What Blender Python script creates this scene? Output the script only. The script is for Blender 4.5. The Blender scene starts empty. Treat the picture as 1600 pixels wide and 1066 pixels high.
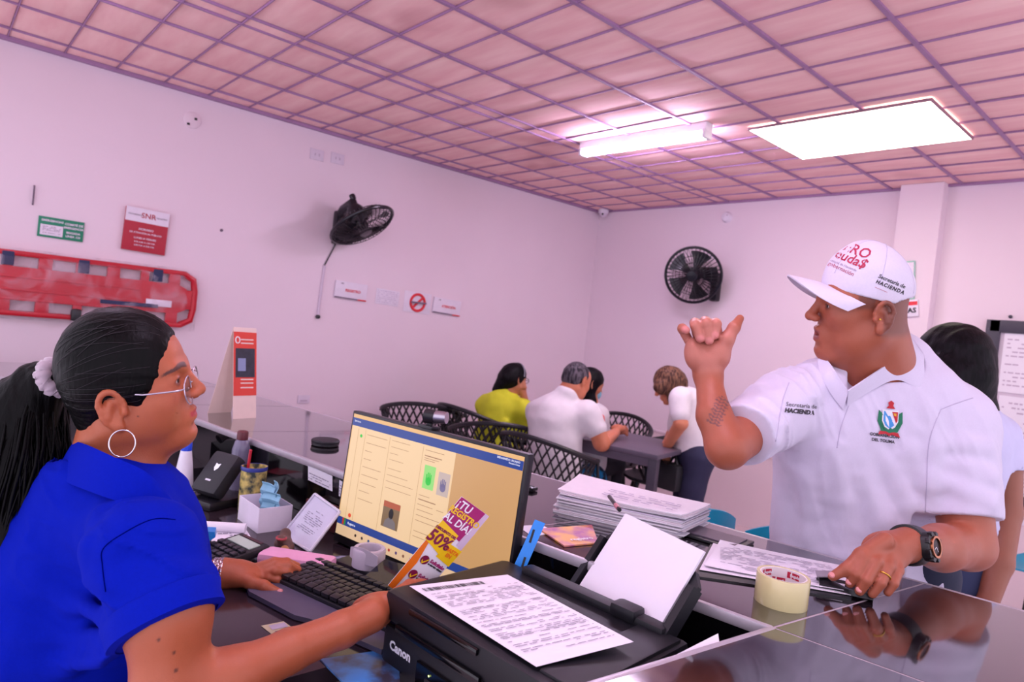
import bpy, bmesh, math, random
import numpy as np
from mathutils import Matrix, Vector
from mathutils.bvhtree import BVHTree
random.seed(7)
SC = bpy.context.scene
COL = SC.collection

# ---------------------------------------------------------------- camera
F = 1040.0                                  # focal length in pixels of the 1600x1066 frame
CAM = np.array([0.0, 0.0, 1.38])
YAW, PITCH, ROLL = [math.radians(a) for a in (48.4, -1.3, 6.1)]
_f = np.array([-math.sin(YAW), math.cos(YAW), 0]); _r = np.array([math.cos(YAW), math.sin(YAW), 0]); _u = np.array([0, 0, 1.0])
_f2 = _f*math.cos(PITCH)+_u*math.sin(PITCH); _u2 = -_f*math.sin(PITCH)+_u*math.cos(PITCH)
_r3 = _r*math.cos(ROLL)+_u2*math.sin(ROLL); _u3 = -_r*math.sin(ROLL)+_u2*math.cos(ROLL)
cam_d = bpy.data.cameras.new('camera'); cam = bpy.data.objects.new('camera', cam_d); COL.objects.link(cam)
cam.matrix_world = Matrix(((_r3[0], _u3[0], -_f2[0], CAM[0]), (_r3[1], _u3[1], -_f2[1], CAM[1]), (_r3[2], _u3[2], -_f2[2], CAM[2]), (0, 0, 0, 1)))
cam_d.sensor_width = 36; cam_d.sensor_fit = 'HORIZONTAL'; cam_d.lens = 36*F/1600
cam_d.clip_start = 0.02; cam_d.clip_end = 60
cam_d.dof.use_dof = True; cam_d.dof.focus_distance = 1.22; cam_d.dof.aperture_fstop = 6.3
SC.camera = cam

# ---------------------------------------------------------------- world light and exposure
W = bpy.data.worlds.new('world'); SC.world = W; W.use_nodes = True
_bg = W.node_tree.nodes['Background']; _bg.inputs[0].default_value = (0.90, 0.82, 1.0, 1); _bg.inputs[1].default_value = 0.90
SC.view_settings.view_transform = 'Standard'; SC.view_settings.look = 'None'
SC.view_settings.exposure = 1.0; SC.view_settings.gamma = 1.0; SC.view_settings.use_curve_mapping = False

def ray(x, y): return _r3*((x-800)/F) - _u3*((y-533)/F) + _f2
def P(x, y, t): return CAM + ray(x, y)*t                      # point seen at pixel x,y at depth t (metres)
def onz(x, y, z): d = ray(x, y); return CAM + d*((z-CAM[2])/d[2])
def onx(x, y, X): d = ray(x, y); return CAM + d*((X-CAM[0])/d[0])
def ony(x, y, Y): d = ray(x, y); return CAM + d*((Y-CAM[1])/d[1])
def S(r, g, b, a=1):                                          # sRGB 0-255 to linear
    def c(v):
        v /= 255.0
        return v/12.92 if v <= 0.04045 else ((v+0.055)/1.055)**2.4
    return (c(r), c(g), c(b), a)

# ---------------------------------------------------------------- materials
MATS = {}
def mat(name, col, rough=0.5, metal=0.0, var=0.06, scale=30.0, bump=0.0, bscale=200.0, spec=0.5, emit=None, estr=0.0, stretch=None, alpha=None, trans=0.0, attr=None, sheen=0.0, coat=0.0, sss=0.0, col2=None):
    if name in MATS: return MATS[name]
    m = bpy.data.materials.new(name); m.use_nodes = True; nt = m.node_tree; N = nt.nodes; L = nt.links
    b = N['Principled BSDF']; MATS[name] = m
    b.inputs['Roughness'].default_value = rough; b.inputs['Metallic'].default_value = metal
    b.inputs['Specular IOR Level'].default_value = spec
    if sheen: b.inputs['Sheen Weight'].default_value = sheen
    if coat: b.inputs['Coat Weight'].default_value = coat; b.inputs['Coat Roughness'].default_value = 0.08
    if trans: b.inputs['Transmission Weight'].default_value = trans
    if sss:
        b.inputs['Subsurface Weight'].default_value = sss; b.inputs['Subsurface Radius'].default_value = (0.012, 0.005, 0.003); b.inputs['Subsurface Scale'].default_value = 0.5
    if alpha is not None: b.inputs['Alpha'].default_value = alpha
    tc = N.new('ShaderNodeTexCoord'); src = tc.outputs['Object']
    if stretch:
        mp = N.new('ShaderNodeMapping'); mp.inputs['Scale'].default_value = stretch; L.new(src, mp.inputs[0]); src = mp.outputs[0]
    nz = N.new('ShaderNodeTexNoise'); nz.inputs['Scale'].default_value = scale; nz.inputs['Detail'].default_value = 4; L.new(src, nz.inputs['Vector'])
    mx = N.new('ShaderNodeMix'); mx.data_type = 'RGBA'
    if attr:
        at = N.new('ShaderNodeAttribute'); at.attribute_name = attr
        hs = N.new('ShaderNodeMix'); hs.data_type = 'RGBA'; hs.blend_type = 'MULTIPLY'; hs.inputs[0].default_value = 1.0
        mx.inputs[6].default_value = (1-var, 1-var, 1-var, 1); mx.inputs[7].default_value = (1, 1, 1, 1)
        L.new(nz.outputs[0], mx.inputs[0]); L.new(at.outputs['Color'], hs.inputs[6]); L.new(mx.outputs[2], hs.inputs[7]); L.new(hs.outputs[2], b.inputs['Base Color'])
    else:
        c = col; d = col2 if col2 else tuple(max(0, x*(1-var*2)) for x in c[:3])+(1,)
        mx.inputs[6].default_value = d; mx.inputs[7].default_value = c
        if col2:
            rp = N.new('ShaderNodeValToRGB'); rp.color_ramp.elements[0].position = 0.4; rp.color_ramp.elements[1].position = 0.6
            L.new(nz.outputs[0], rp.inputs[0]); L.new(rp.outputs[0], mx.inputs[0])
        else: L.new(nz.outputs[0], mx.inputs[0])
        L.new(mx.outputs[2], b.inputs['Base Color'])
    if bump:
        n2 = N.new('ShaderNodeTexNoise'); n2.inputs['Scale'].default_value = bscale; n2.inputs['Detail'].default_value = 3; L.new(src, n2.inputs['Vector'])
        bp = N.new('ShaderNodeBump'); bp.inputs['Strength'].default_value = bump; bp.inputs['Distance'].default_value = 0.002
        L.new(n2.outputs[0], bp.inputs['Height']); L.new(bp.outputs[0], b.inputs['Normal'])
    if emit:
        b.inputs['Emission Color'].default_value = emit; b.inputs['Emission Strength'].default_value = estr
    return m

# ---------------------------------------------------------------- mesh builder
def _orth(d):
    d = d/np.linalg.norm(d); a = np.array([0, 0, 1.0]) if abs(d[2]) < 0.9 else np.array([1.0, 0, 0])
    u = np.cross(a, d); u /= np.linalg.norm(u); return u, np.cross(d, u)
class MB:
    def __init__(s): s.v = []; s.f = []
    def add(s, V, Fc):
        o = len(s.v); s.v += [tuple(float(c) for c in p) for p in V]; s.f += [tuple(i+o for i in f) for f in Fc]; return s
    def box(s, c, d, R=None, ch=0.0):
        c = np.array(c, float); h = np.array(d, float)/2
        R = np.eye(3) if R is None else np.array(R)
        if ch <= 0:
            V = [c+R@(h*np.array(q)) for q in ((-1, -1, -1), (1, -1, -1), (1, 1, -1), (-1, 1, -1), (-1, -1, 1), (1, -1, 1), (1, 1, 1), (-1, 1, 1))]
            return s.add(V, [(0, 3, 2, 1), (4, 5, 6, 7), (0, 1, 5, 4), (1, 2, 6, 5), (2, 3, 7, 6), (3, 0, 4, 7)])
        ch = min(ch, h.min()*0.95); bm = bmesh.new(); bmesh.ops.create_cube(bm, size=2)
        for v in bm.verts: v.co = Vector((v.co.x*h[0], v.co.y*h[1], v.co.z*h[2]))
        bmesh.ops.bevel(bm, geom=bm.edges[:], offset=ch, segments=2, affect='EDGES', profile=0.6)
        bm.verts.index_update()
        s.add([c+R@np.array(v.co) for v in bm.verts], [[v.index for v in f.verts] for f in bm.faces]); bm.free(); return s
    def cyl(s, a, b, r1, r2=None, n=16, caps=True):
        a = np.array(a, float); b = np.array(b, float); r2 = r1 if r2 is None else r2; u, w = _orth(b-a)
        V = [a+(u*math.cos(t)+w*math.sin(t))*r1 for t in np.linspace(0, 2*math.pi, n, False)]+[b+(u*math.cos(t)+w*math.sin(t))*r2 for t in np.linspace(0, 2*math.pi, n, False)]
        fc = [(i, (i+1) % n, n+(i+1) % n, n+i) for i in range(n)]
        if caps: fc += [tuple(range(n-1, -1, -1)), tuple(range(n, 2*n))]
        return s.add(V, fc)
    def tube(s, pts, r, n=8, closed=False, flat=None):
        pts = [np.array(p, float) for p in pts]; m = len(pts); rs = r if hasattr(r, '__len__') else [r]*m
        V = []; u = None
        for i, p in enumerate(pts):
            if closed: d = pts[(i+1) % m]-pts[i-1]
            else: d = pts[min(i+1, m-1)]-pts[max(i-1, 0)]
            d = d/(np.linalg.norm(d)+1e-12)
            if u is None: u, w = _orth(d)
            else:
                u = u-d*np.dot(u, d); u /= np.linalg.norm(u)+1e-12; w = np.cross(d, u)
            k = 1 if flat is None else flat
            V += [p+(u*math.cos(t)+w*math.sin(t)*k)*rs[i] for t in np.linspace(0, 2*math.pi, n, False)]
        fc = []
        for i in range(m if closed else m-1):
            a = i*n; b = ((i+1) % m)*n
            fc += [(a+j, a+(j+1) % n, b+(j+1) % n, b+j) for j in range(n)]
        if not closed: fc += [tuple(range(n-1, -1, -1)), tuple(range((m-1)*n, m*n))]
        return s.add(V, fc)
    def lathe(s, prof, n=24, c=(0, 0, 0), R=None, close=True):
        c = np.array(c, float); R = np.eye(3) if R is None else np.array(R); m = len(prof)
        V = [c+R@np.array([r*math.cos(t), r*math.sin(t), z]) for r, z in prof for t in np.linspace(0, 2*math.pi, n, False)]
        fc = [(i*n+j, i*n+(j+1) % n, (i+1)*n+(j+1) % n, (i+1)*n+j) for i in range(m-1) for j in range(n)]
        if close: fc += [tuple(range(n-1, -1, -1)), tuple(range((m-1)*n, m*n))]
        return s.add(V, fc)
    def prism(s, out, z0, z1, fr=None):
        n = len(out); g = (lambda p: np.array(p, float)) if fr is None else fr
        V = [g((x, y, z0)) for x, y in out]+[g((x, y, z1)) for x, y in out]
        return s.add(V, [tuple(range(n-1, -1, -1)), tuple(range(n, 2*n))]+[(i, (i+1) % n, n+(i+1) % n, n+i) for i in range(n)])
    def grid(s, fn, nu, nv, thick=0.0):
        V = [np.array(fn(i/(nu-1), j/(nv-1)), float) for j in range(nv) for i in range(nu)]
        fc = [(j*nu+i, j*nu+i+1, (j+1)*nu+i+1, (j+1)*nu+i) for j in range(nv-1) for i in range(nu-1)]
        if not thick: return s.add(V, fc)
        A = np.array(V).reshape(nv, nu, 3); gu = np.gradient(A, axis=1); gv = np.gradient(A, axis=0); nn = np.cross(gu, gv); nn /= np.linalg.norm(nn, axis=2, keepdims=True)+1e-12
        B = (A-nn*thick).reshape(-1, 3); k = nu*nv
        fc2 = fc+[tuple(k+i for i in f[::-1]) for f in fc]
        rim = [j for j in range(nu)]+[j*nu+nu-1 for j in range(1, nv)]+[(nv-1)*nu+i for i in range(nu-2, -1, -1)]+[j*nu for j in range(nv-2, 0, -1)]
        fc2 += [(rim[(i+1) % len(rim)], rim[i], k+rim[i], k+rim[(i+1) % len(rim)]) for i in range(len(rim))]
        return s.add(V+list(B), fc2)
    def build(s, name, m, parent=None, loc=None, rotz=None, smooth=None):
        return mesh_obj(name, s.v, s.f, m, parent, loc, rotz, smooth)
def mesh_obj(name, V, Fc, m, parent=None, loc=None, rotz=None, smooth=None):
    me = bpy.data.meshes.new(name); me.from_pydata([tuple(map(float, p)) for p in V], [], [tuple(map(int, f)) for f in Fc])
    if m is not None: me.materials.append(m)
    if smooth is None: smooth = 38
    if smooth:
        me.polygons.foreach_set('use_smooth', [True]*len(me.polygons))
        if smooth < 180: me.set_sharp_from_angle(angle=math.radians(smooth))
    me.update()
    o = bpy.data.objects.new(name, me); COL.objects.link(o)
    if parent is not None: o.parent = parent
    if loc is not None: o.location = tuple(map(float, loc))
    if rotz is not None: o.rotation_euler = (0, 0, rotz)
    return o
def tag(o, label, cat, group=None):
    o['label'] = label; o['category'] = cat
    if group: o['group'] = group
    return o
def struct(o, label=None):
    o['kind'] = 'structure'
    if label: o['label'] = label
    return o
def thing(name, label, cat, loc, rotz=0.0, group=None, M=None):
    o = bpy.data.objects.new(name, None); COL.objects.link(o); o.empty_display_size = 0.05
    if M is not None:
        o.matrix_world = Matrix([[*M[i], float(loc[i])] for i in range(3)]+[[0, 0, 0, 1]])
    else: o.location = tuple(map(float, loc)); o.rotation_euler = (0, 0, rotz)
    return tag(o, label, cat, group)
def copy_tree(o, parent=None):
    c = o.copy(); COL.objects.link(c)
    if parent is not None: c.parent = parent
    for ch in list(o.children): copy_tree(ch, c)
    return c
def text_geo(s, size=1.0, bold=0.0, align='CENTER', spacing=1.0):
    cu = bpy.data.curves.new('t', 'FONT'); cu.body = s; cu.size = size; cu.align_x = align; cu.align_y = 'CENTER'; cu.offset = bold; cu.resolution_u = 2; cu.space_character = spacing
    ob = bpy.data.objects.new('t', cu); me = bpy.data.meshes.new_from_object(ob)
    V = np.array([v.co[:] for v in me.vertices]).reshape(-1, 3); Fc = [tuple(p.vertices) for p in me.polygons]
    bpy.data.objects.remove(ob); bpy.data.meshes.remove(me); bpy.data.curves.remove(cu)
    return V, Fc
def text_on(name, s, size, m, parent, fr, bold=0.0, align='CENTER', dz=0.0006, spacing=1.0):
    V, Fc = text_geo(s, size, bold, align, spacing)
    return mesh_obj(name, [fr((x, y, dz)) for x, y, z in V], Fc, m, parent, smooth=0)
def rotm(ax, a):
    return np.array(Matrix.Rotation(a, 3, ax))
def frame(o, u, v):
    """plane frame: origin o, u along text, v up; w = u x v"""
    o = np.array(o, float); u = np.array(u, float); u = u/np.linalg.norm(u); v = np.array(v, float); v = v-u*np.dot(u, v); v /= np.linalg.norm(v); w = np.cross(u, v)
    return lambda p: o+u*p[0]+v*p[1]+w*p[2]

# ---------------------------------------------------------------- implicit surfaces (for bodies, clothes, hair)
class Sdf:
    def __init__(s): s.ops = []
    def cone(s, a, b, r1, r2=None, k=0.012, sub=False):
        a = np.array(a, np.float32); b = np.array(b, np.float32); r2 = r1 if r2 is None else r2
        s.ops.append(('cone', a, b, r1, r2, k, sub, (a+b)/2, np.linalg.norm(b-a)/2+max(r1, r2))); return s
    def chain(s, pts, rs, k=0.012):
        for i in range(len(pts)-1): s.cone(pts[i], pts[i+1], rs[i], rs[i+1], k)
        return s
    def ell(s, c, r, R=None, k=0.012, sub=False):
        c = np.array(c, np.float32); r = (np.array(r, float)*np.ones(3)).astype(np.float32); R = None if R is None else np.array(R, np.float32)
        s.ops.append(('ell', c, r, None if R is None else np.array(R).T, 0, k, sub, c, r.max())); return s
    def rod(s, c, n, R, H, k=0.004, sub=False):
        c = np.array(c, np.float32); n = np.array(n, np.float32); n /= np.linalg.norm(n)
        s.ops.append(('rod', c, n, R, H, k, sub, c, math.hypot(R, H))); return s
    def cut(s, p, n, k=0.0):
        p = np.array(p, np.float32); n = np.array(n, np.float32); n /= np.linalg.norm(n); s.ops.append(('cut', p, n, 0, 0, k, False, p, 1e9)); return s
    def disp(s, fn, amp): s.ops.append(('disp', fn, None, 0, 0, amp, False, np.zeros(3), 1e9)); return s
    @staticmethod
    def prim(o, p):
        if o[0] == 'cone':
            a, b, r1, r2 = o[1:5]; ba = b-a; L2 = float(ba@ba)+1e-12; q = p-a; h = np.minimum(np.maximum(q@(ba/np.float32(L2)), 0), 1)
            w = q-h[:, None]*ba; return np.sqrt(np.einsum('ij,ij->i', w, w))-(r1+(r2-r1)*h)
        if o[0] == 'rod':
            q = p-o[1]; a = q@o[2]; w = q-a[:, None]*o[2]; dr = np.sqrt(np.einsum('ij,ij->i', w, w))-o[3]; dh = np.abs(a)-o[4]
            return np.minimum(np.maximum(dr, dh), 0)+np.sqrt(np.maximum(dr, 0)**2+np.maximum(dh, 0)**2)
        c, r, R = o[1:4]; q = p-c
        if R is not None: q = q@R.T
        q = q/r; k0 = np.sqrt(np.einsum('ij,ij->i', q, q)); q = q/r; k1 = np.sqrt(np.einsum('ij,ij->i', q, q))+1e-9
        return k0*(k0-1)/k1
    def ev(s, p, ops=None):
        p = np.asarray(p, np.float32); d = np.full(len(p), 1e3, np.float32)
        for o in (s.ops if ops is None else ops):
            if o[0] == 'disp': d = d+o[1](p); continue
            if o[0] == 'cut':
                e = (p-o[1])@o[2]; k = o[5]
                if k: h = np.maximum(k-np.abs(d-e), 0)/k; d = np.maximum(d, e)+h*h*k/4
                else: d = np.maximum(d, e)
                continue
            e = s.prim(o, p); k = o[5]
            if o[6]:
                e = -e; h = np.maximum(k-np.abs(d-e), 0)/k; d = np.maximum(d, e)+h*h*k/4
            else:
                h = np.maximum(k-np.abs(d-e), 0)/k; d = np.minimum(d, e)-h*h*k/4
        return d
    def mesh(s, res, B=14):
        pr = [o for o in s.ops if o[0] in ('cone', 'ell') and not o[6]]
        lo = np.min([o[7]-o[8] for o in pr], 0)-res*3; hi = np.max([o[7]+o[8] for o in pr], 0)+res*3
        nb = np.ceil((hi-lo)/(res*B)).astype(int)
        ii = np.stack(np.meshgrid(*[np.arange(n) for n in nb], indexing='ij'), -1).reshape(-1, 3)
        cen = lo+(ii+0.5)*B*res; rad = B*res*math.sqrt(3)/2
        act = ii[np.abs(s.ev(cen)) < rad*1.5+0.012]
        oc = np.array([o[7] for o in s.ops]); orad = np.array([o[8]+o[5]+0.006 for o in s.ops])
        g = np.stack(np.meshgrid(*[np.arange(-1, B+1)]*3, indexing='ij'), -1).reshape(-1, 3)   # corner -1..B
        n = B+2; DIM = nb*B+8
        def cid(c): return (c[..., 0]+2)*(DIM[1]*DIM[2])+(c[..., 1]+2)*DIM[2]+(c[..., 2]+2)
        ids = []; pos = []; quads = []
        for b in act:
            c = lo+(b+0.5)*B*res; m = np.sqrt(((oc-c)**2).sum(1)) < orad+rad*1.25
            ops = [o for o, q in zip(s.ops, m) if q]
            if not any(o[0] in ('cone', 'ell') and not o[6] for o in ops): continue
            gi = g+b*B
            D = s.ev(lo+gi*res, ops).reshape(n, n, n)
            if D.min() > 0 or D.max() < 0: continue
            neg = D < 0
            # vertices for cells with corner index -1..B-1 (n-1)
            cs = [neg[i:n-1+i, j:n-1+j, k:n-1+k] for i in (0, 1) for j in (0, 1) for k in (0, 1)]
            cnt = sum(x.astype(np.int8) for x in cs); mixd = (cnt > 0) & (cnt < 8)
            ci = np.argwhere(mixd)
            if not len(ci): continue
            acc = np.zeros((len(ci), 3)); num = np.zeros(len(ci))
            for ax in range(3):
                o1, o2 = [a for a in range(3) if a != ax]
                for p1 in (0, 1):
                    for p2 in (0, 1):
                        off = np.zeros(3, int); off[o1] = p1; off[o2] = p2; a = ci+off; e = a.copy(); e[:, ax] += 1
                        da = D[a[:, 0], a[:, 1], a[:, 2]]; db = D[e[:, 0], e[:, 1], e[:, 2]]; x = (da < 0) != (db < 0)
                        t = np.where(x, da/(da-db+1e-20), 0); pt = off+np.zeros((len(ci), 3)); pt[:, ax] += t
                        acc += pt*x[:, None]; num += x
            gl = ci-1+b*B
            ids.append(cid(gl)); pos.append(lo+(gl+acc/num[:, None])*res)
            for ax in range(3):
                o1, o2 = [(1, 2), (2, 0), (0, 1)][ax]
                sl = [slice(1, n-1)]*3; sh = list(sl); sh[ax] = slice(2, n)
                x = neg[tuple(sl)] != neg[tuple(sh)]; e = np.argwhere(x)
                if not len(e): continue
                inside = neg[tuple(sl)][e[:, 0], e[:, 1], e[:, 2]]; G = e+b*B
                q = []
                for d1, d2 in ((0, 0), (-1, 0), (-1, -1), (0, -1)):
                    h = G.copy(); h[:, o1] += d1; h[:, o2] += d2; q.append(cid(h))
                q = np.stack(q, 1); q[~inside] = q[~inside][:, ::-1]; quads.append(q)
        ids = np.concatenate(ids); pos = np.concatenate(pos); quads = np.concatenate(quads)
        uid, first = np.unique(ids, return_index=True); pos = pos[first]
        qi = np.searchsorted(uid, quads); qi = np.clip(qi, 0, len(uid)-1); ok = (uid[qi] == quads).all(1); qi = qi[ok]
        used = np.unique(qi); rm = np.full(len(uid), -1); rm[used] = np.arange(len(used))
        return pos[used], rm[qi]
def np_mesh(name, V, Q, m, parent=None, org=(0, 0, 0), col=None):
    V = np.asarray(V)-np.array(org); me = bpy.data.meshes.new(name)
    me.vertices.add(len(V)); me.vertices.foreach_set('co', V.astype(np.float32).ravel())
    Q = np.asarray(Q); me.loops.add(Q.size); me.loops.foreach_set('vertex_index', Q.astype(np.int32).ravel())
    me.polygons.add(len(Q)); me.polygons.foreach_set('loop_start', np.arange(0, Q.size, Q.shape[1], dtype=np.int32))
    me.update(calc_edges=True); me.validate()
    me.polygons.foreach_set('use_smooth', [True]*len(me.polygons))
    if col is not None:
        a = me.color_attributes.new('tint', 'FLOAT_COLOR', 'POINT'); a.data.foreach_set('color', np.asarray(col, np.float32).ravel())
    me.materials.append(m); me.update()
    o = bpy.data.objects.new(name, me); COL.objects.link(o)
    if parent is not None: o.parent = parent
    else: o.location = tuple(map(float, org))
    return o
_vr = np.random.RandomState(5)
_VD = _vr.normal(size=(8, 6, 3)); _VD /= np.linalg.norm(_VD, axis=2, keepdims=True); _VD *= _vr.uniform(.6, 1.7, size=(8, 6, 1)); _VP = _vr.uniform(0, 6.28, size=(8, 6))
def vnoise(p, s, seed=0):
    """cheap smooth pseudo noise in -1..1: sines along random directions, warped"""
    D = _VD[seed % 8].astype(np.float32)*np.float32(s*2.6); a = p.astype(np.float32)@D.T+_VP[seed % 8].astype(np.float32)
    w = np.sin(a[:, 3:]); return (np.sin(a[:, 0]+1.3*w[:, 0])+np.sin(a[:, 1]+1.3*w[:, 1])+np.sin(a[:, 2]+1.3*w[:, 2]))/2.4
# ================================================================ room shell
ZC, ZD, ZT = 2.60, 0.80, 0.95          # ceiling, desk, counter top
XW, YW = -4.48, 4.955                   # left wall, back wall
m_wall = mat('wall_paint', S(232, 214, 224), 0.75, var=0.03, scale=2.0, bump=0.05, bscale=60)
m_wall2 = mat('wall_lower_paint', S(230, 210, 216), 0.6, var=0.03, scale=3)
m_floor = mat('floor_tile', S(214, 190, 196), 0.35, var=0.05, scale=4)
m_tee = mat('ceiling_tee_metal', S(168, 128, 170), 0.5, var=0.15, scale=8)
def ceiling_mat():
    m = bpy.data.materials.new('ceiling_panel'); m.use_nodes = True; N = m.node_tree.nodes; L = m.node_tree.links; b = N['Principled BSDF']; b.inputs['Roughness'].default_value = 0.8; b.inputs['Specular IOR Level'].default_value = 0.15
    tc = N.new('ShaderNodeNewGeometry'); mp = N.new('ShaderNodeMapping'); mp.inputs['Scale'].default_value = (0.9, 5.0, 1); L.new(tc.outputs['Position'], mp.inputs[0])
    n1 = N.new('ShaderNodeTexNoise'); n1.inputs['Scale'].default_value = 3.0; n1.inputs['Detail'].default_value = 5; L.new(mp.outputs[0], n1.inputs['Vector'])
    r1 = N.new('ShaderNodeValToRGB'); r1.color_ramp.elements[0].position = 0.3; r1.color_ramp.elements[0].color = S(240, 188, 188); r1.color_ramp.elements[1].position = 0.7; r1.color_ramp.elements[1].color = S(252, 214, 208); L.new(n1.outputs[0], r1.inputs[0])
    n2 = N.new('ShaderNodeTexNoise'); n2.inputs['Scale'].default_value = 1.1; n2.inputs['Detail'].default_value = 3; L.new(tc.outputs['Position'], n2.inputs['Vector'])
    r2 = N.new('ShaderNodeValToRGB'); r2.color_ramp.elements[0].position = 0.64; r2.color_ramp.elements[0].color = (0, 0, 0, 1); r2.color_ramp.elements[1].position = 0.78; r2.color_ramp.elements[1].color = (0.75, 0.75, 0.75, 1); L.new(n2.outputs[0], r2.inputs[0])
    mx = N.new('ShaderNodeMix'); mx.data_type = 'RGBA'; mx.inputs[7].default_value = S(178, 108, 116); L.new(r2.outputs[0], mx.inputs[0]); L.new(r1.outputs[0], mx.inputs[6]); L.new(mx.outputs[2], b.inputs['Base Color'])
    return m
m_ceil = ceiling_mat()
struct(MB().box((XW-0.06, 1.9, 1.3), (0.12, 6.4, 2.72)).build('wall_left', m_wall))
wb = struct(MB().box((-1.6, YW+0.06, 1.3), (5.8, 0.12, 2.72)).build('wall_back', m_wall))
struct(MB().box((-1.6, YW-0.006, 0.29), (5.76, 0.012, 0.58)).build('trim_1', m_wall2), 'pinkish painted lower band of the back wall')
struct(MB().box((-1.6, YW-0.012, 0.588), (5.76, 0.024, 0.016)).build('trim_2', m_wall), 'thin pale rail capping the lower wall band')
struct(MB().box((-1.6, 1.9, -0.05), (6.0, 6.4, 0.1)).build('floor', m_floor))
# column in the back wall
cx0 = ony(1395, 400, YW-0.10)[0]; cx1 = ony(1462, 400, YW-0.10)[0]
struct(MB().box(((cx0+cx1)/2, YW-0.05, 1.3), (cx1-cx0, 0.10, 2.6)).build('trim_3', m_wall), 'white square column standing out of the back wall')
# ceiling: backing plate, single panels and tees
m_void = mat('ceiling_backing', S(120, 84, 112), 0.8)
ceil = struct(MB().box((-1.9, 2.2, ZC+0.055), (5.2, 5.6, 0.05)).build('ceiling', m_void))
TX, TY = 0.416, 0.2487
xs = sorted([x for x in [-1.80+TX*k for k in range(-6, 7)]]); ys = [1.236+TY*j for j in range(-7, 15)]
xs = [XW]+xs; ys = ys+[YW]
SKY = (-1.97, -1.09, 3.31, 3.955)
pm = {}
k = 0
for i in range(len(xs)-1):
    for j in range(len(ys)-1):
        x0, x1, y0, y1 = xs[i], xs[i+1], ys[j], ys[j+1]
        if x0 > SKY[0]-0.01 and x1 < SKY[1]+0.01 and y0 > SKY[2] and y1 < SKY[3]: continue
        key = (round(x1-x0, 3), round(y1-y0, 3))
        if key not in pm:
            o = MB().box((0, 0, 0), (key[0]-0.012, key[1]-0.008, 0.012), ch=0.003).build('ceiling_panel', m_ceil, ceil); pm[key] = o.data
        else:
            o = bpy.data.objects.new('ceiling_panel', pm[key]); COL.objects.link(o); o.parent = ceil
        o.location = ((x0+x1)/2, (y0+y1)/2, ZC+0.006+random.uniform(0, .003)); o.rotation_euler = (random.uniform(-.006, .006), random.uniform(-.004, .004), 0)
for x in xs[1:]+[-3.155]:
    MB().box((x, (ys[0]+YW)/2, ZC-0.002), (0.017 if x > -3 else 0.011, YW-ys[0], 0.012)).build('ceiling_tee', m_tee, ceil)
for y in ys[:-1]:
    MB().box(((XW+xs[-1])/2, y, ZC-0.001), (xs[-1]-XW, 0.005, 0.010)).build('ceiling_tee', m_tee, ceil)
MB().box((XW+0.018, (ys[0]+YW)/2, ZC-0.008), (0.036, YW-ys[0], 0.022)).build('edge_trim', m_tee, ceil)
MB().box(((XW+xs[-1])/2, YW-0.012, ZC-0.006), (xs[-1]-XW, 0.024, 0.018)).build('edge_trim', m_tee, ceil)
# skylight
t = thing('skylight', 'large cream-white glowing skylight panel in the pink ceiling', 'skylight', ((SKY[0]+SKY[1])/2, (SKY[2]+SKY[3])/2, ZC-0.012))
w, d = SKY[1]-SKY[0], SKY[3]-SKY[2]
MB().box((0, 0, 0.0), (w, d, 0.012)).build('diffuser', mat('skylight_diffuser', S(250, 250, 240), 0.4, emit=S(255, 244, 226), estr=4.2), t)
fm = MB()
for sx in (-1, 1): fm.box((sx*(w/2+0.003), 0, 0.0), (0.006, d+0.012, 0.015))
for sy in (-1, 1): fm.box((0, sy*(d/2+0.003), 0.0), (w, 0.006, 0.015))
fm.build('frame', mat('skylight_frame', S(150, 112, 130), 0.5), t)
# fluorescent batten
a = onz(910, 236, ZC-0.05); b = onz(1108, 206, ZC-0.05); L_ = np.linalg.norm(b-a); ang = math.atan2(b[1]-a[1], b[0]-a[0])
def batten(loc, rot, L_, label, es=48):
    t = thing('fluorescent_lamp', label, 'lamp', loc, rot)
    MB().box((0, 0, 0.026), (L_, 0.07, 0.05), ch=0.006).build('housing', mat('lamp_housing', S(235, 232, 240), 0.4), t)
    for s in (-1, 1): MB().box((s*(L_/2-0.012), 0, -0.012), (0.022, 0.075, 0.05), ch=0.005).build('end_cap', mat('lamp_end_cap', S(225, 222, 232), 0.4), t)
    for s in (-1, 1): MB().cyl((-L_/2+0.02, s*0.02, -0.018), (L_/2-0.02, s*0.02, -0.018), 0.015, n=12).build('tube', mat('lamp_tube_glow_%d' % es, S(250, 248, 255), 0.3, emit=S(236, 220, 255), estr=es), t)
batten((a+b)/2+np.array([0, 0, 0.0]), ang, L_, 'bright white fluorescent tube lamp mounted under the pink ceiling')

batten((-2.75, 0.25, ZC-0.05), 0.08, 1.05, 'added unseen fluorescent fill lamp above the desk near the left wall', 13)  # added out of frame to brighten the desk side and left wall
batten((-0.75, 0.75, ZC-0.05), 0.08, 1.05, 'added unseen fluorescent fill lamp above the service counter', 20)  # second added lamp, out of view, lifts the light on the counter

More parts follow.
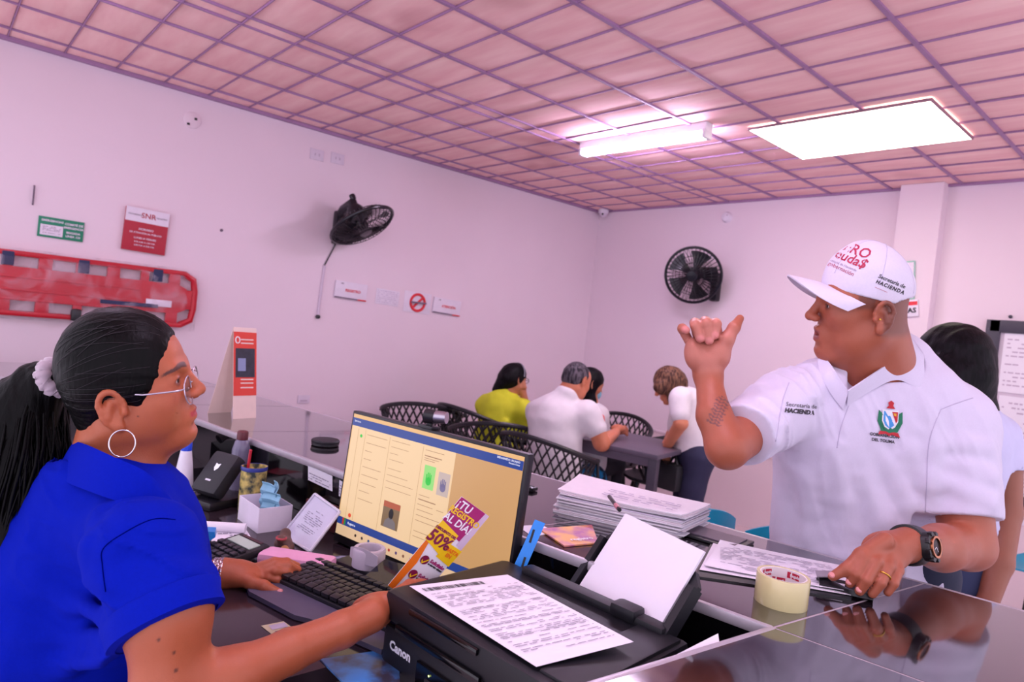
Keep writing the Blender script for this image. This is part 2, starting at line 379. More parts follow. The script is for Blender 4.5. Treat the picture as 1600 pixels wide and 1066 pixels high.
# ================================================================ counter and desk
def inn(x): return 1.035+0.163*(x+0.475)
def out(x): return 1.545+0.168*(x+0.45)
CA = math.atan(0.165)
m_top = mat('counter_tile_gloss', S(30, 22, 28), 0.05, var=0.04, scale=5, spec=1.0, coat=1.0)
m_grout = mat('counter_grout', S(188, 172, 182), 0.6)
m_trim = mat('counter_edge_trim', S(196, 186, 196), 0.35, metal=0.3, var=0.1, scale=40)
m_face = mat('counter_face_gloss', S(12, 10, 14), 0.06, spec=0.45, coat=0.15)
m_desk = mat('desk_laminate', S(50, 38, 46), 0.12, var=0.1, scale=6, spec=0.7, stretch=(1, 6, 1))
XL = -3.41
base = (-1.9, 1.1, 0)
ct = thing('service_counter', 'glossy dark tiled service counter with pale metal edge trim', 'counter', base)
def LB(p): return [(x-base[0], y-base[1]) for x, y in p]
body = [(-0.475, inn(-0.475)-0.0), (-0.56, 0.2), (0.9, 0.2), (0.9, out(0.9)), (-3.97, out(-3.97)), (-3.97, -0.4), (XL, -0.4), (XL, inn(XL))]
MB().prism(LB(body), 0.0, ZT-0.02).build('counter_body', m_face, ct)
MB().prism(LB(body), ZT-0.0199, ZT-0.0006).build('tile_bed', m_grout, ct)
def quad_tile(q):
    q = np.array(q, float); c = q.mean(0); g = 0.0024
    r = []
    for i in range(len(q)):
        p = q[i]; e1 = q[i-1]-p; e2 = q[(i+1) % len(q)]-p; e1 /= np.linalg.norm(e1); e2 /= np.linalg.norm(e2); r.append(p+(e1+e2)*g)
    MB().prism(LB([tuple(p) for p in r]), ZT-0.006, ZT).build('counter_tile', m_top, ct)
jx = [-0.475-0.557*k for k in range(0, 6)]
jx = [x for x in jx if x > XL]+[XL]
tl = 0.06                                  # joints lean a little
for a_, b_ in zip(jx[:-1], jx[1:]):
    quad_tile([(b_, inn(b_)), (a_, inn(a_)), (a_+tl*(1 if a_ > XL else 0), out(a_+tl)), (b_+(tl if b_ > XL else 0), out(b_+tl if b_ > XL else b_))])
xr = [-0.475, 0.10, 0.68, 0.9]
for a_, b_ in zip(xr[:-1], xr[1:]): quad_tile([(a_, inn(a_)), (b_, inn(b_)), (b_+tl*(b_ < .8), out(b_+tl*(b_ < .8))), (a_+tl, out(a_+tl))])
lo_ = lambda x, s: x-0.10*s
quad_tile([(-0.475, inn(-0.475)), (-0.525, 0.55), (0.06, 0.55), (0.10, inn(0.10))]); quad_tile([(0.10, inn(0.10)), (0.06, 0.55), (0.9, 0.55), (0.9, inn(0.9))])
quad_tile([(-0.525, 0.55), (-0.56, 0.2), (0.04, 0.2), (0.06, 0.55)]); quad_tile([(0.06, 0.55), (0.04, 0.2), (0.9, 0.2), (0.9, 0.55)])
for y0, y1 in ((-0.4, 0.15), (0.15, inn(XL))): quad_tile([(-3.97, y0), (XL, y0), (XL, y1), (-3.97, y1)])
quad_tile([(-3.97, inn(XL)), (XL, inn(XL)), (XL, out(XL)), (-3.97, out(-3.97))])
def trim_bar(p, q, nm='edge_trim'):
    p = np.array([p[0]-base[0], p[1]-base[1], ZT-0.008]); q = np.array([q[0]-base[0], q[1]-base[1], ZT-0.008]); d = q-p; L_ = np.linalg.norm(d); a_ = math.atan2(d[1], d[0])
    MB().box((p+q)/2, (L_, 0.012, 0.018), R=rotm('Z', a_), ch=0.004).build(nm, m_trim, ct)
trim_bar((XL, inn(XL)), (-0.475, inn(-0.475))); trim_bar((-0.475, inn(-0.475)), (-0.56, 0.2)); trim_bar((XL, -0.4), (XL, inn(XL)))
trim_bar((-3.97, out(-3.97)), (0.9, out(0.9)))
# panel joints on the inner face
for x in (-2.05, -1.02, -2.9): 
    MB().box((x-base[0], inn(x)-0.001-base[1], 0.86), (0.004, 0.004, 0.12), R=rotm('Z', CA)).build('panel_joint', m_trim, ct)
# desk
DX = -0.955
dbase = (-2.0, 0.6, 0)
desk = thing('desk', 'dark glossy laminate work desk behind the counter', 'desk', dbase)
dq = [(XL, inn(XL)-0.003), (XL, -0.1), (-1.75, 0.2), (-1.2, 0.42), (-1.02, 0.28), (DX, 0.28), (DX, inn(DX)-0.003)]
MB().prism([(x-dbase[0], y-dbase[1]) for x, y in dq], ZD-0.03, ZD).build('desk_top', m_desk, desk)
for x, y in ((-3.3, 0.1), (-1.9, 0.35), (-1.0, 0.5), (-1.0, 0.85)): MB().box((x-dbase[0], y-dbase[1], (ZD-0.03)/2), (0.05, 0.05, ZD-0.03), ch=0.004).build('leg', m_face, desk)
st = thing('printer_stand', 'low dark shelf carrying the printer beside the desk', 'shelf', (-0.73, 0.76, 0))
MB().box((0, 0, 0.70), (0.42, 0.40, 0.025), ch=0.003).build('shelf_top', m_desk, st)
for sx in (-1, 1): MB().box((sx*0.195, 0, 0.343), (0.02, 0.36, 0.687)).build('side_panel', m_face, st)
# ================================================================ people: shared pieces
def unit(v): v = np.array(v, float); return v/np.linalg.norm(v)
class Fr:
    """local frame: x forward, y person's left, z up, millimetres times scale"""
    def __init__(s, o, fwd, up, sc=1.0):
        s.o = np.array(o, float); s.x = unit(fwd); z = np.array(up, float); z = z-s.x*np.dot(z, s.x); s.z = unit(z); s.y = np.cross(s.z, s.x); s.k = sc/1000.0
        s.R = np.stack([s.x, s.y, s.z], 1)
    def p(s, x, y, z): return s.o+s.R@np.array([x, y, z])*s.k
    def loc(s, V): return ((V-s.o)@s.R)/s.k
def head_sdf(D, h, g):
    """adds a head to Sdf D in frame h; g holds the proportions"""
    k = h.k; J = g.get('jaw', 1.0); B = g.get('width', 1.0)
    def e(c, r, kk=14, sub=False, R=None): D.ell(h.p(*c), np.array(r)*k, h.R if R is None else R, kk*k, sub)
    def c(a, b, r1, r2, kk=10, sub=False): D.cone(h.p(*a), h.p(*b), r1*k, r2*k, kk*k, sub)
    e((-10+g.get('skull', 0), 0, 34), (90-g.get('skull', 0)*.7, 73*B, 80)); e((36, 0, 30), (50, 60*B, 58), 30); e((34, 0, -24), (50, 56*B, 60), 30)
    for s in (-1, 1):
        c((-12, s*50*B, -48), (58, s*17, -92*J), 20*J, 17, 26)
        e((52, s*37*B, -20), (27, 25, 25), 22)
        c((81, s*34, 24), (87, s*8, 20), 8, 8, 14)
        e((97, s*31, 6), (15, 15, 11), 12, True)
    e((66, 0, -64), (29, 32, 28), 22); e((71, 0, -94*J), (19, 21, 17), 20)
    fc_ = g.get('full', 0)
    if fc_:
        for s in (-1, 1): e((30, s*44*B, -46), (40*fc_, 22*fc_, 36*fc_), 26)
        e((30, 0, -96), (44, 40, 20), 22)
    if g.get('chin2'):
        e((34, 0, -108), (46, 40, 22), 22)
        for s in (-1, 1): e((22, s*40*B, -66), (42, 26, 36), 24)
    nl = g.get('nose', 1.0)
    c((86, 0, 20), (88+18*nl, 0, -20), 7, 9.5*nl, 8); e((89+17*nl, 0, -22), (10*nl, 10.5*nl, 9*nl), None or 6)
    for s in (-1, 1):
        e((92+8*nl, s*12*nl, -25), (10, 7.5*nl, 8), 6); e((97+11*nl, s*6.5, -33), (4.5, 3, 3.5), 3, True)
    mo = g.get('mouth', 0)
    for s in (-1, 1):
        c((80, s*21, -58+0), (92.5, s*5, -53+mo*.4), 4, 4.8, 6); c((80, s*20, -61-mo*.3), (90, s*4, -64.5-mo), 4, 5.6, 6)
    e((96, 0, -79-mo*.6), (7.5, 20, 3.6), 12, True)
    if mo: e((94, 0, -58-mo*.3), (14, 15, mo*0.42), 3, True)
    else: c((98, -19, -58.5), (98, 19, -58.5), 1.6, 1.6, 4, True)
    for s in (-1, 1):            # lids over the eyeball
        e((75, s*31, 6), (14, 15.5, 12.5), 6)
        e((88, s*31.5, 4.2), (7, 11.5, 3.2), 2.5, True)
    # ears
    for s in (-1, 1):
        ex = g.get('ear', -14)
        ez = g.get('earz', 0); es = g.get('ears', 1.0)
        rim = []
        for t_ in np.linspace(-0.9, 4.25, 16):       # helix from the front round the top to the lobe
            rx, rz = 17*es, 29*es; cx = ex-4+rx*math.cos(t_)*(1-.18*(math.sin(t_) < 0)); cz = ez+rz*math.sin(t_)+2
            fl = 76+8*(1-math.cos(t_))*.5+3*math.sin(max(0, t_)); rim.append((cx, s*fl*B, cz))
        rim = rim[2:]
        for i in range(len(rim)-1): c(rim[i], rim[i+1], 3.6+1.2*(i > 9), 3.6+1.2*(i > 9), 5)
        e((ex-3, s*77*B, ez-1), (14*es, 6, 25*es), 6); e((ex-1, s*78*B, ez-29*es), (8, 6, 9), 8)
        e((ex+3, s*86*B, ez-2), (8, 9, 12), 6, True); e((ex-4, s*87*B, ez+15), (9, 6, 6), 5, True)
        c((ex-5, s*81*B, ez+12), (ex-10, s*83*B, ez-10), 3.4, 3.4, 5); e((ex+11, s*76*B, ez-6), (4.5, 7, 7), 5)
def blend(col, w, c): return col*(1-w[:, None])+np.array(c)[None, :]*w[:, None]
def sstep(a, b, x): t = np.clip((x-a)/(b-a), 0, 1); return t*t*(3-2*t)
def face_tint(col, V, h, lip, brow, brow_w=1.0, mo=0):
    L = h.loc(V); x, y, z = L.T; ay = np.abs(y); inh = (np.abs(x) < 130) & (ay < 95) & (z > -100) & (z < 100)
    zz = z+58+mo*.4
    w = (1-sstep(16, 20, ay))*(1-sstep(4.6+mo*.7, 7.4+mo*.7, np.abs(zz)*(1+ay/35)))*sstep(84, 88, x)*inh
    col = blend(col, w*0.8, lip)
    bz = 22-0.14*(ay-30)+6*np.sin(np.clip((ay-10)/46, 0, 1)*3.14)
    w = sstep(9, 13, ay)*(1-sstep(50, 58, ay))*(1-sstep(3.4*brow_w, 5.2*brow_w, np.abs(z-bz)*(1+np.clip((ay-35)/22,0,1))))*(x > 40)*inh
    col = blend(col, w*0.88, brow)
    w = (1-sstep(10, 14, np.hypot((ay-31.5), (z-4)*1.6)))*(x > 72)*inh
    col = blend(col, w*0.6, np.array(brow)*1.5)
    ckw = np.exp(-((ay-42)**2/300+(z+22)**2/350))*(x > 30)*inh
    return blend(col, ckw*0.18, S(205, 110, 96)[:3])
def eyes(parent, h, org, iris, sides=(-1, 1)):
    for s in sides:
        mb = MB(); pr = [(12.4*math.sin(a), 12.4*math.cos(a)) for a in np.linspace(0.02, 3.12, 14)]
        mb.lathe([(r*h.k, z*h.k) for r, z in pr], 18, c=h.p(73.6, s*31, 5.2)-org, R=np.stack([h.y, h.z, h.x], 1))
        e = mb.build('eye', mat('eye_white', S(215, 200, 200), 0.15), parent)
        m2 = MB(); m2.lathe([(0.3*h.k, 12.9*h.k), (3.2*h.k, 12.75*h.k), (5.8*h.k, 11.6*h.k)], 16, c=h.p(73.6, s*31, 5.2)-org, R=np.stack([h.y, h.z, h.x], 1))
        m2.build('iris', mat('iris_'+iris, S(38, 22, 16), 0.1), e)
m_skin = mat('skin', (1, 1, 1, 1), 0.42, var=0.10, scale=60, bump=0.25, bscale=700, attr='tint', sss=0.12, spec=0.45)
def finger(D, pts, rs, k=0.0025): D.chain(pts, rs, k)
def hair_mat(name, c1, c2, rough=0.38): return mat(name, c1, rough, var=0.3, scale=90, bump=0.6, bscale=160, stretch=(1, 1, 0.15), spec=0.12, col2=c2)
UPW = np.array([0, 0, 1.0])
def cr(P_, t):
    n_ = len(P_)-1; i = min(int(t*n_), n_-1); u = t*n_-i; p0 = P_[max(i-1, 0)]; p1 = P_[i]; p2 = P_[i+1]; p3 = P_[min(i+2, n_)]
    return .5*((2*p1)+(-p0+p2)*u+(2*p0-5*p1+4*p2-p3)*u*u+(-p0+3*p1-3*p2+p3)*u**3)

def settle_on(G, p, step=.9, t0=.7):
    p = np.asarray(p, float); one = p.ndim == 1; p = np.atleast_2d(p)
    d = p-CAM; d = d/np.linalg.norm(d, axis=1, keepdims=True); q = CAM+d*t0
    for _ in range(60): q = q+d*np.maximum(G.ev(q), 2e-4)[:, None]*step
    return q[0] if one else q

# ---------------------------------------------------------------- the clerk in the blue shirt
def build_clerk():
    org = P(120, 1066, 1.08); org[2] = 0.42
    skin = S(178, 94, 62)[:3]
    fw = unit(_r*.94+_f*.26+UPW*.22)
    up = unit(-_r*.14-_f*.19+UPW*.97)
    h = Fr(P(194, 603, 1.10), fw, up, 1.04)
    D = Sdf(); head_sdf(D, h, dict(ear=4, earz=-17, skull=18, width=.98, jaw=.97, nose=1.0, chin2=0, full=1.0, ears=.95))
    # neck
    D.cone(h.p(-16, 0, -50), P(165, 760, 1.10), 0.054, 0.062, 0.03)
    D.cone(h.p(20, 0, -90), P(205, 750, 1.10), 0.03, 0.045, 0.03)
    # near (right) arm
    sh = P(240, 850, .95); el = P(268, 1078, .90); wr = P(580, 962, 1.10)
    D.cone(sh, P(262, 960, .91), .052, .054, .02); D.cone(P(262, 960, .91), el, .054, .047, .02)
    D.cone(el, P(365, 1060, .94), .046, .041, .02); D.cone(P(365, 1060, .94), P(450, 1018, 1.0), .040, .031, .015); D.cone(P(450, 1018, 1.0), P(534, 984, 1.06), .031, .0275, .01); D.cone(P(534, 984, 1.06), wr, .0275, .028, .01)
    # near hand, reaching behind the printer, pinching the flyer
    D.ell(P(612, 952, 1.135), (.045, .020, .034), np.stack([unit(P(660, 925, 1.18)-wr), unit(_f*0.8+_u3*.2), unit(_u3)], 1), .02)
    fl = [(P(635, 925, 1.15), P(652, 915, 1.19), P(668, 925, 1.215), P(676, 938, 1.225)), (P(642, 936, 1.15), P(662, 930, 1.19), P(680, 940, 1.215), P(686, 952, 1.225)), (P(644, 950, 1.15), P(664, 948, 1.19), P(680, 958, 1.21), P(684, 968, 1.215)), (P(640, 962, 1.14), P(658, 964, 1.17), P(670, 972, 1.19), P(674, 980, 1.2))]
    for q in fl: D.chain(q, [.0095, .009, .008, .007], .004)
    D.chain([P(618, 930, 1.14), P(640, 915, 1.17), P(662, 912, 1.195)], [.012, .010, .0085], .006)
    # far (left) arm and hand on the keyboard
    D.cone(P(250, 880, 1.28), P(245, 918, 1.32), .045, .042, .02); D.cone(P(245, 918, 1.32), P(345, 896, 1.34), .040, .026, .02)
    wl = P(348, 897, 1.34); kn = P(395, 893, 1.36)
    D.ell(P(382, 896, 1.352), (.046, .034, .017), np.stack([unit(kn-wl), unit(np.cross(UPW, unit(kn-wl))), UPW], 1), .018)
    D.cone(wl, P(372, 897, 1.348), .026, .026, .02)
    for q, rs in (([P(404, 886, 1.365), P(428, 878, 1.375), P(448, 878, 1.385), P(464, 884, 1.40)], (.0095, .009, .008, .007)),
                  ([P(408, 892, 1.36), P(432, 884, 1.365), P(452, 884, 1.375), P(466, 890, 1.385)], (.0095, .009, .008, .007)),
                  ([P(408, 898, 1.355), P(430, 892, 1.355), P(448, 894, 1.365), P(458, 901, 1.372)], (.0095, .0088, .008, .007)),
                  ([P(402, 905, 1.35), P(420, 902, 1.35), P(434, 906, 1.355), P(444, 913, 1.362)], (.009, .008, .0075, .0065))):
        D.chain(q, rs, .004)
    D.chain([P(368, 903, 1.33), P(392, 910, 1.322), P(412, 916, 1.318), P(436, 927, 1.322)], [.014, .0125, .0105, .0085], .008)
    V, Q = D.mesh(0.0023)
    col = np.tile(np.array(skin), (len(V), 1)); col = face_tint(col, V, h, S(176, 42, 66)[:3], S(52, 34, 38)[:3], 1.0)
    L = h.loc(V); w = (1-sstep(.9, 1.9, np.hypot(L[:, 0]-30, L[:, 2]+34)))*(L[:, 1] < 0); col = blend(col, w, S(60, 30, 28)[:3])
    for px in ((272, 1020, .9), (248, 1000, .9), (275, 1048, .9)):
        w = 1-sstep(.0012, .003, np.linalg.norm(np.cross(V-CAM, unit(P(*px)-CAM)), axis=1)); col = blend(col, w*(np.linalg.norm(V-CAM, axis=1) < 1.3), S(90, 48, 38)[:3])
    body = np_mesh('person', V, Q, m_skin, None, org, np.c_[col, np.ones(len(V))])
    tag(body, 'woman in royal blue polo with long dark ponytail and glasses, seated at desk', 'person')
    eyes(body, h, org, 'dark')
    # finger nails
    nm = mat('fingernail', S(226, 150, 150), 0.3)
    a = P(437, 926, 1.37); MB().lathe([(0.0005, 0.001), (.005, .0006), (.0062, -.002)], 12, c=P(437, 924, 1.312)-org, R=np.stack([unit(_r3), unit(np.cross(unit(-_f2*.7+_u3*.7), _r3)), unit(-_f2*.7+_u3*.7)], 1)).build('fingernail', nm, body)
    # ---- shirt
    G = Sdf()
    G.cone(P(160, 790, 1.10), P(75, 985, 1.10), .105, .135, .06); G.cone(P(75, 985, 1.10), P(20, 1200, 1.10), .138, .165, .06)
    G.cone(P(215, 830, 1.12), P(150, 1000, 1.12), .10, .12, .06); G.ell(P(232, 905, 1.12), (.085, .13, .10), np.stack([_r, _f, _u], 1), .05)
    G.cone(P(182, 806, 1.08), P(230, 860, .955), .070, .066, .05); G.cone(P(182, 806, 1.12), P(240, 866, 1.27), .070, .056, .05)
    G.cone(P(155, 775, 1.10), P(190, 800, 1.10), .066, .07, .04)
    G.cone(P(236, 864, .95), P(266, 985, .905), .068, .065, .03)       # sleeve
    G.cone(P(245, 875, 1.27), P(240, 915, 1.31), .055, .052, .03)
    # folds
    for a, b, r in (((215, 905, .90), (330, 900, .87), .010), ((212, 955, .87), (325, 925, .86), .010), ((150, 870, .98), (215, 960, .93), .012), ((60, 900, .96), (190, 985, .955), .010), ((40, 990, .965), (215, 1000, .95), .011), ((20, 1040, .96), (200, 1030, .95), .010), ((155, 810, .985), (148, 900, .965), .012), ((190, 800, .955), (170, 905, .955), .010)):
        a = P(*a); b = P(*b)
        # settle the fold on the cloth surface
        def settle(p):
            return settle_on(G, p, .9, .6)
        a = settle(a); b = settle(b); m = settle((a+b)/2)
        r *= 1.2; G.cone(a+unit(a-CAM)*r*.5, m+unit(m-CAM)*r*.1, r*.7, r, .024); G.cone(m+unit(m-CAM)*r*.1, b+unit(b-CAM)*r*.5, r, r*.7, .024)
    hem = P(265, 978, .90); hn = unit(P(266, 985, .905)-P(236, 850, .95)+_r3*.012)
    e1_ = unit(_r3*.85-_u3*.5); e2_ = unit(_r3*.5+_u3*.85); EM = np.stack([e1_*14, e2_*70, _f2*16], 1).astype(np.float32)
    def folds(p):
        q = (p-org.astype(np.float32)).astype(np.float32)@EM; n = vnoise(q, .42, 3); m_ = .5+.5*vnoise(p, 5.0, 6)
        return -.0065*(np.maximum(0, 1-np.abs(n)*1.6)**2-.25)*m_+.0008*vnoise(p, 40, 5)
    G.disp(folds, .008)
    # cut sleeve end only near the arm: a big sphere-limited cut is done by subtracting a slab
    R3 = np.stack([unit(np.cross(hn, _f)), unit(np.cross(hn, np.cross(hn, _f))), hn], 1)
    G.rod(hem+hn*0.10, hn, .105, .10, .003, True)
    # neck opening
    G.cone(h.p(-30, 0, -70), P(262, 838, 1.085), .050, .012, .008, True); G.cone(h.p(-10, 0, -60), P(150, 735, 1.10), .064, .062, .006, True)
    V, Q = G.mesh(0.004)
    msh = mat('royal_blue_pique', S(3, 26, 172), 0.85, var=0.10, scale=300, bump=0.35, bscale=1400, spec=0.08)
    shirt = np_mesh('polo_shirt', V, Q, msh, body, org); shirt['label'] = 'royal blue polo shirt'
    # stitched shoulder seam
    bvs = BVHTree.FromPolygons([tuple(v) for v in V], [tuple(int(i) for i in q) for q in Q])
    def onshirt(x, y, off=.0004):
        d = unit(P(x, y, 1)-CAM); hit = bvs.ray_cast(Vector(CAM), Vector(d), 4.0); return np.array(hit[0])-d*off-org
    for pl in (((165, 925), (160, 885), (161, 858), (192, 834), (237, 812), (274, 812)),):
        C2 = [np.array((x, y, 0.)) for x, y in pl]
        MB().tube([onshirt(*cr(C2, i/40)[:2]) for i in range(41)], .0007, 6).build('seam', mat('seam_blue', S(0, 6, 96), .9, spec=.0), shirt, smooth=180)
    # ribbed cuff band and collar
    e1 = unit(np.cross(hn, _f)); e2 = unit(np.cross(hn, e1))
    c0 = hem-hn*.002
    mb = MB(); ring = []
    bv = BVHTree.FromPolygons([tuple(v) for v in V], [tuple(int(i) for i in q) for q in Q])
    n = 56; W_ = []
    for i in range(n):
        a = 2*math.pi*i/n; d = e1*math.cos(a)+e2*math.sin(a); rowp = []
        for s_, off in ((-.036, .0022), (-.034, .0046), (-.018, .0042), (-.002, .0046), (0.001, .0)):
            c = hem+hn*s_; o_ = c+d*.14; hit = bv.ray_cast(Vector(o_), Vector(-d), .13)
            rr = np.linalg.norm(np.array(hit[0])-c) if hit[0] is not None else .068
            rowp.append((c, d, min(rr, .078), off))
        W_.append(rowp)
    rad = np.array([[q[2] for q in r] for r in W_]); 
    for _ in range(6): rad = (np.roll(rad, 1, 0)+rad*2+np.roll(rad, -1, 0))/4
    rad[:, 3] = rad[:, 2]; rad[:, 4] = rad[:, 2]-.006
    Vv = [W_[i][j][0]+W_[i][j][1]*(rad[i, j]+W_[i][j][3])-org for i in range(n) for j in range(5)]
    mb.add(Vv, [(i*5+j, ((i+1) % n)*5+j, ((i+1) % n)*5+j+1, i*5+j+1) for i in range(n) for j in range(4)])
    mb.build('sleeve_cuff', msh, shirt, smooth=60)
    # collar: a band round the neck, folded out, meeting in the V at the chest
    pts = [P(312, 872, 1.05), P(284, 820, 1.03), P(254, 776, 1.015), P(224, 746, 1.0), P(178, 724, 1.0), P(140, 706, 1.03), P(122, 700, 1.10), P(150, 702, 1.18), P(212, 736, 1.19), P(256, 790, 1.17), P(300, 856, 1.10)]
    ctrl = np.array(pts)
    cen = P(195, 760, 1.10)
    def colf(u, v):
        p = cr(ctrl, u); o_ = p-cen; o_[2] *= .3; o_ = unit(o_); wdt = .030+.022*math.exp(-((u-.02)/.12)**2)*0+.012*(1-abs(u-.5)*2)
        return p+o_*(.006+.024*v)+np.array([0, 0, 1])*(.010-wdt*v**1.3*1.5) - org
    MB().grid(colf, 60, 9, .0025).build('collar', msh, shirt, smooth=60)
    # ---- hair: cap on the skull plus a thick ponytail
    hm = hair_mat('hair_black', S(6, 4, 6), S(2, 2, 3), .45)
    H = Sdf(); k = h.k
    H.ell(h.p(4, 0, 38), np.array([88, 82, 87])*k, h.R, .01); H.ell(h.p(-20, 0, 10), np.array([58, 70, 68])*k, h.R, .02)
    H.ell(h.p(-34, 0, -44), np.array([40, 48, 48])*k, h.R, .03); H.ell(h.p(-16, 0, 32), np.array([64, 77, 82])*k, h.R, .02)
    for s in (-1, 1): H.ell(h.p(22, s*58, 10), np.array([30, 20, 40])*k, h.R, .012)
    # face opening
    H.ell(h.p(118, 0, -40), np.array([74, 92, 122])*k, h.R, .012, True)
    for s in (-1, 1): H.ell(h.p(14, s*84, -56), np.array([34, 30, 50])*k, h.R, .008, True)
    H.ell(h.p(60, 0, -70), np.array([70, 90, 60])*k, h.R, .01, True)
    tie = P(86, 588, 1.13); back = -h.x
    def comb(p):
        L = h.loc(p); a = np.arctan2(L[:, 1], L[:, 2]+8); q = np.stack([L[:, 0]*.004, a*6.0, np.zeros(len(a))], 1)
        return 0.0008*vnoise(q, 2.3, 1)+0.0005*vnoise(q, 5.1, 2)
    H.disp(comb, .003)
    V, Q = H.mesh(0.0024); hair = np_mesh('hair', V, Q, hm, body, org); hair['label'] = 'black hair pulled back smoothly'
    # ponytail strands
    rs = random.Random(3)
    main = np.array([P(100, 584, 1.12), P(62, 606, 1.125), P(34, 650, 1.12), P(18, 735, 1.10), P(6, 850, 1.07), P(-22, 985, 1.06)])
    PN = Sdf(); pr = [.021, .040, .060, .070, .066, .03]
    for i in range(5): PN.cone(main[i]+_r3*0, main[i+1], pr[i]*.93, pr[i+1]*.93, .03)
    def comb2(p):
        q = np.stack([(p-main[0])@_r3*60, (p-main[0])@_f2*60, (p-main[0])@_u3*6+np.sin((p-main[0])@_u3*22)*.6], 1)
        return .0022*vnoise(q, .55, 4)+.0011*vnoise(q, 1.3, 6)
    PN.disp(comb2, .004); V2, Q2 = PN.mesh(.003); pt = np_mesh('ponytail', V2, Q2, hm, hair, org)
    pony = MB()
    for i in range(330):
        a = rs.uniform(0, 6.28); rr = rs.uniform(.82, 1.05); ph = rs.uniform(0, 6.28); fq = rs.uniform(.8, 1.8); pts = []; rad = []; ln = rs.uniform(.7, 1.04); u0 = rs.uniform(0, .12); r0 = rs.uniform(.0012, .0034)
        for j in range(13):
            u = u0+(ln-u0)*j/12; c = cr(main, min(u, .999)); q = u*5; qi = min(int(q), 4); spread = pr[qi]+(pr[qi+1]-pr[qi])*(q-qi)
            ex = unit(_r3*.97+_u3*.2); ey = _f2
            off = (ex*math.cos(a)+ey*math.sin(a))*rr*spread+ex*(.015*math.sin(ph*.3+1.9*6.28*u)*u+.006*math.sin(ph+fq*6.28*u)*u)+ey*(.010*math.cos(ph+fq*5*u)*u)-_u3*max(0, u-.95)*.6
            pts.append(c+off-org); rad.append(r0*(1-.85*max(0, (j/12-.75)/.25)))
        pony.tube(pts, rad, 5)
    pony.build('ponytail_strands', hm, pt, smooth=180)['kind'] = 'stuff'
    # loose fine hairs over the cap, in a paler grey tone
    st = MB(); bv2 = BVHTree.FromPolygons([tuple(v) for v in V], [tuple(int(i) for i in q) for q in Q])
    for i in range(34):
        x0 = rs.uniform(20, 75); a0 = rs.uniform(-1.9, .9); pts = []; x1 = rs.uniform(-95, -30); da = rs.uniform(-.5, .1)
        for j in range(9):
            u = j/8; x = x0+(x1-x0)*u; a = a0+da*u*(1 if a0 < 0 else -1); d_ = h.R@np.array([0, math.sin(a), math.cos(a)]); c = h.p(x, 0, 15); hit = bv2.ray_cast(Vector(c+d_*.2), Vector(-d_), .2)
            if hit[0] is None: break
            pts.append(np.array(hit[0])+d_*(.0008+.0012*math.sin(u*3.14)*rs.random())-org)
        if len(pts) > 5: st.tube(pts, .00032, 4)
    st.build('loose_hairs', mat('loose_hair_grey', S(40, 33, 40), .5), hair, smooth=180)['kind'] = 'stuff'
    # scrunchie
    sc = MB(); ax = unit(P(60, 602, 1.13)-P(104, 580, 1.12)); u_, w_ = _orth(ax); pts = []
    cS = P(87, 590, 1.115); mj = unit(_u3*1.0+_r3*.15); mj = unit(mj-ax*np.dot(mj, ax)); mn = np.cross(ax, mj)
    for i in range(72):
        a = 2*math.pi*i/72; pts.append(cS+(mj*math.cos(a)*.0235+mn*math.sin(a)*.0235)+ax*.002*math.sin(a*9)-org)
    sc.tube(pts, [.0118+.0018*math.sin(i*2.1)+.0010*math.sin(i*5.3) for i in range(72)], 10, True)
    s_ = sc.build('hair_tie', mat('scrunchie_velvet', S(196, 176, 190), .7, sheen=.5, var=.15, scale=80), hair, smooth=180); s_['label'] = 'pale pink velvet scrunchie'
    # earring
    ec = P(191, 693, 1.015); eu = unit(_r3*.78+_f2*.45); pts = [ec+(eu*math.cos(a)*.0175+_u3*math.sin(a)*.0205)-org for a in np.linspace(0, 2*math.pi, 48, False)]
    MB().tube(pts, .0011, 8, True).build('earring', mat('silver', S(220, 215, 222), .18, metal=1), body, smooth=180)['label'] = 'silver hoop earring'
    # glasses
    gm = mat('glasses_frame', S(200, 190, 205), .2, metal=.6); gl = MB(); cent = []
    for s in (-1, 1):
        c = np.array([100, s*34, -11]); pts = []
        for a in np.linspace(0, 2*math.pi, 40, False):
            pts.append(h.p(c[0]-2.5*abs(math.cos(a))*(1), c[1]+26*math.cos(a), c[2]+24*math.sin(a)-3*(math.sin(a) > .6))-org)
        gl.tube(pts, .0011, 6, True)
        gl.tube([h.p(97, s*60, -4)-org, h.p(90, s*70, -3)-org, h.p(44, s*78, 0)-org, h.p(26, s*74, 3)-org, h.p(10, s*64, 5)-org], [.0016, .0016, .0013, .0013, .0012], 6)
    gl.tube([h.p(99, -10, -6)-org, h.p(103, 0, -2)-org, h.p(99, 10, -6)-org], .0012, 6)
    go = gl.build('eyeglasses', gm, body, smooth=180); go['label'] = 'thin clear-framed eyeglasses'
    for s in (-1, 1):
        lz = MB(); ring = [h.p(99-2.5*abs(math.cos(a)), s*34+25*math.cos(a), 23*math.sin(a)-11-3*(math.sin(a) > .6))-org for a in np.linspace(0, 2*math.pi, 40, False)]
        lz.add(ring, [tuple(range(40))])
        lz.build('lens', mat('lens_glass', (1, 1, 1, 1), .02, alpha=.10, spec=.8), go, smooth=0)
    # wrist watch on the far wrist (steel links)
    wd = unit(P(372, 897, 1.348)-P(330, 898, 1.335)); e1, e2 = _orth(wd); wc = P(341, 897, 1.338); wb_ = MB()
    ws = mat('steel_links', S(205, 195, 205), .22, metal=1)
    wt = MB()
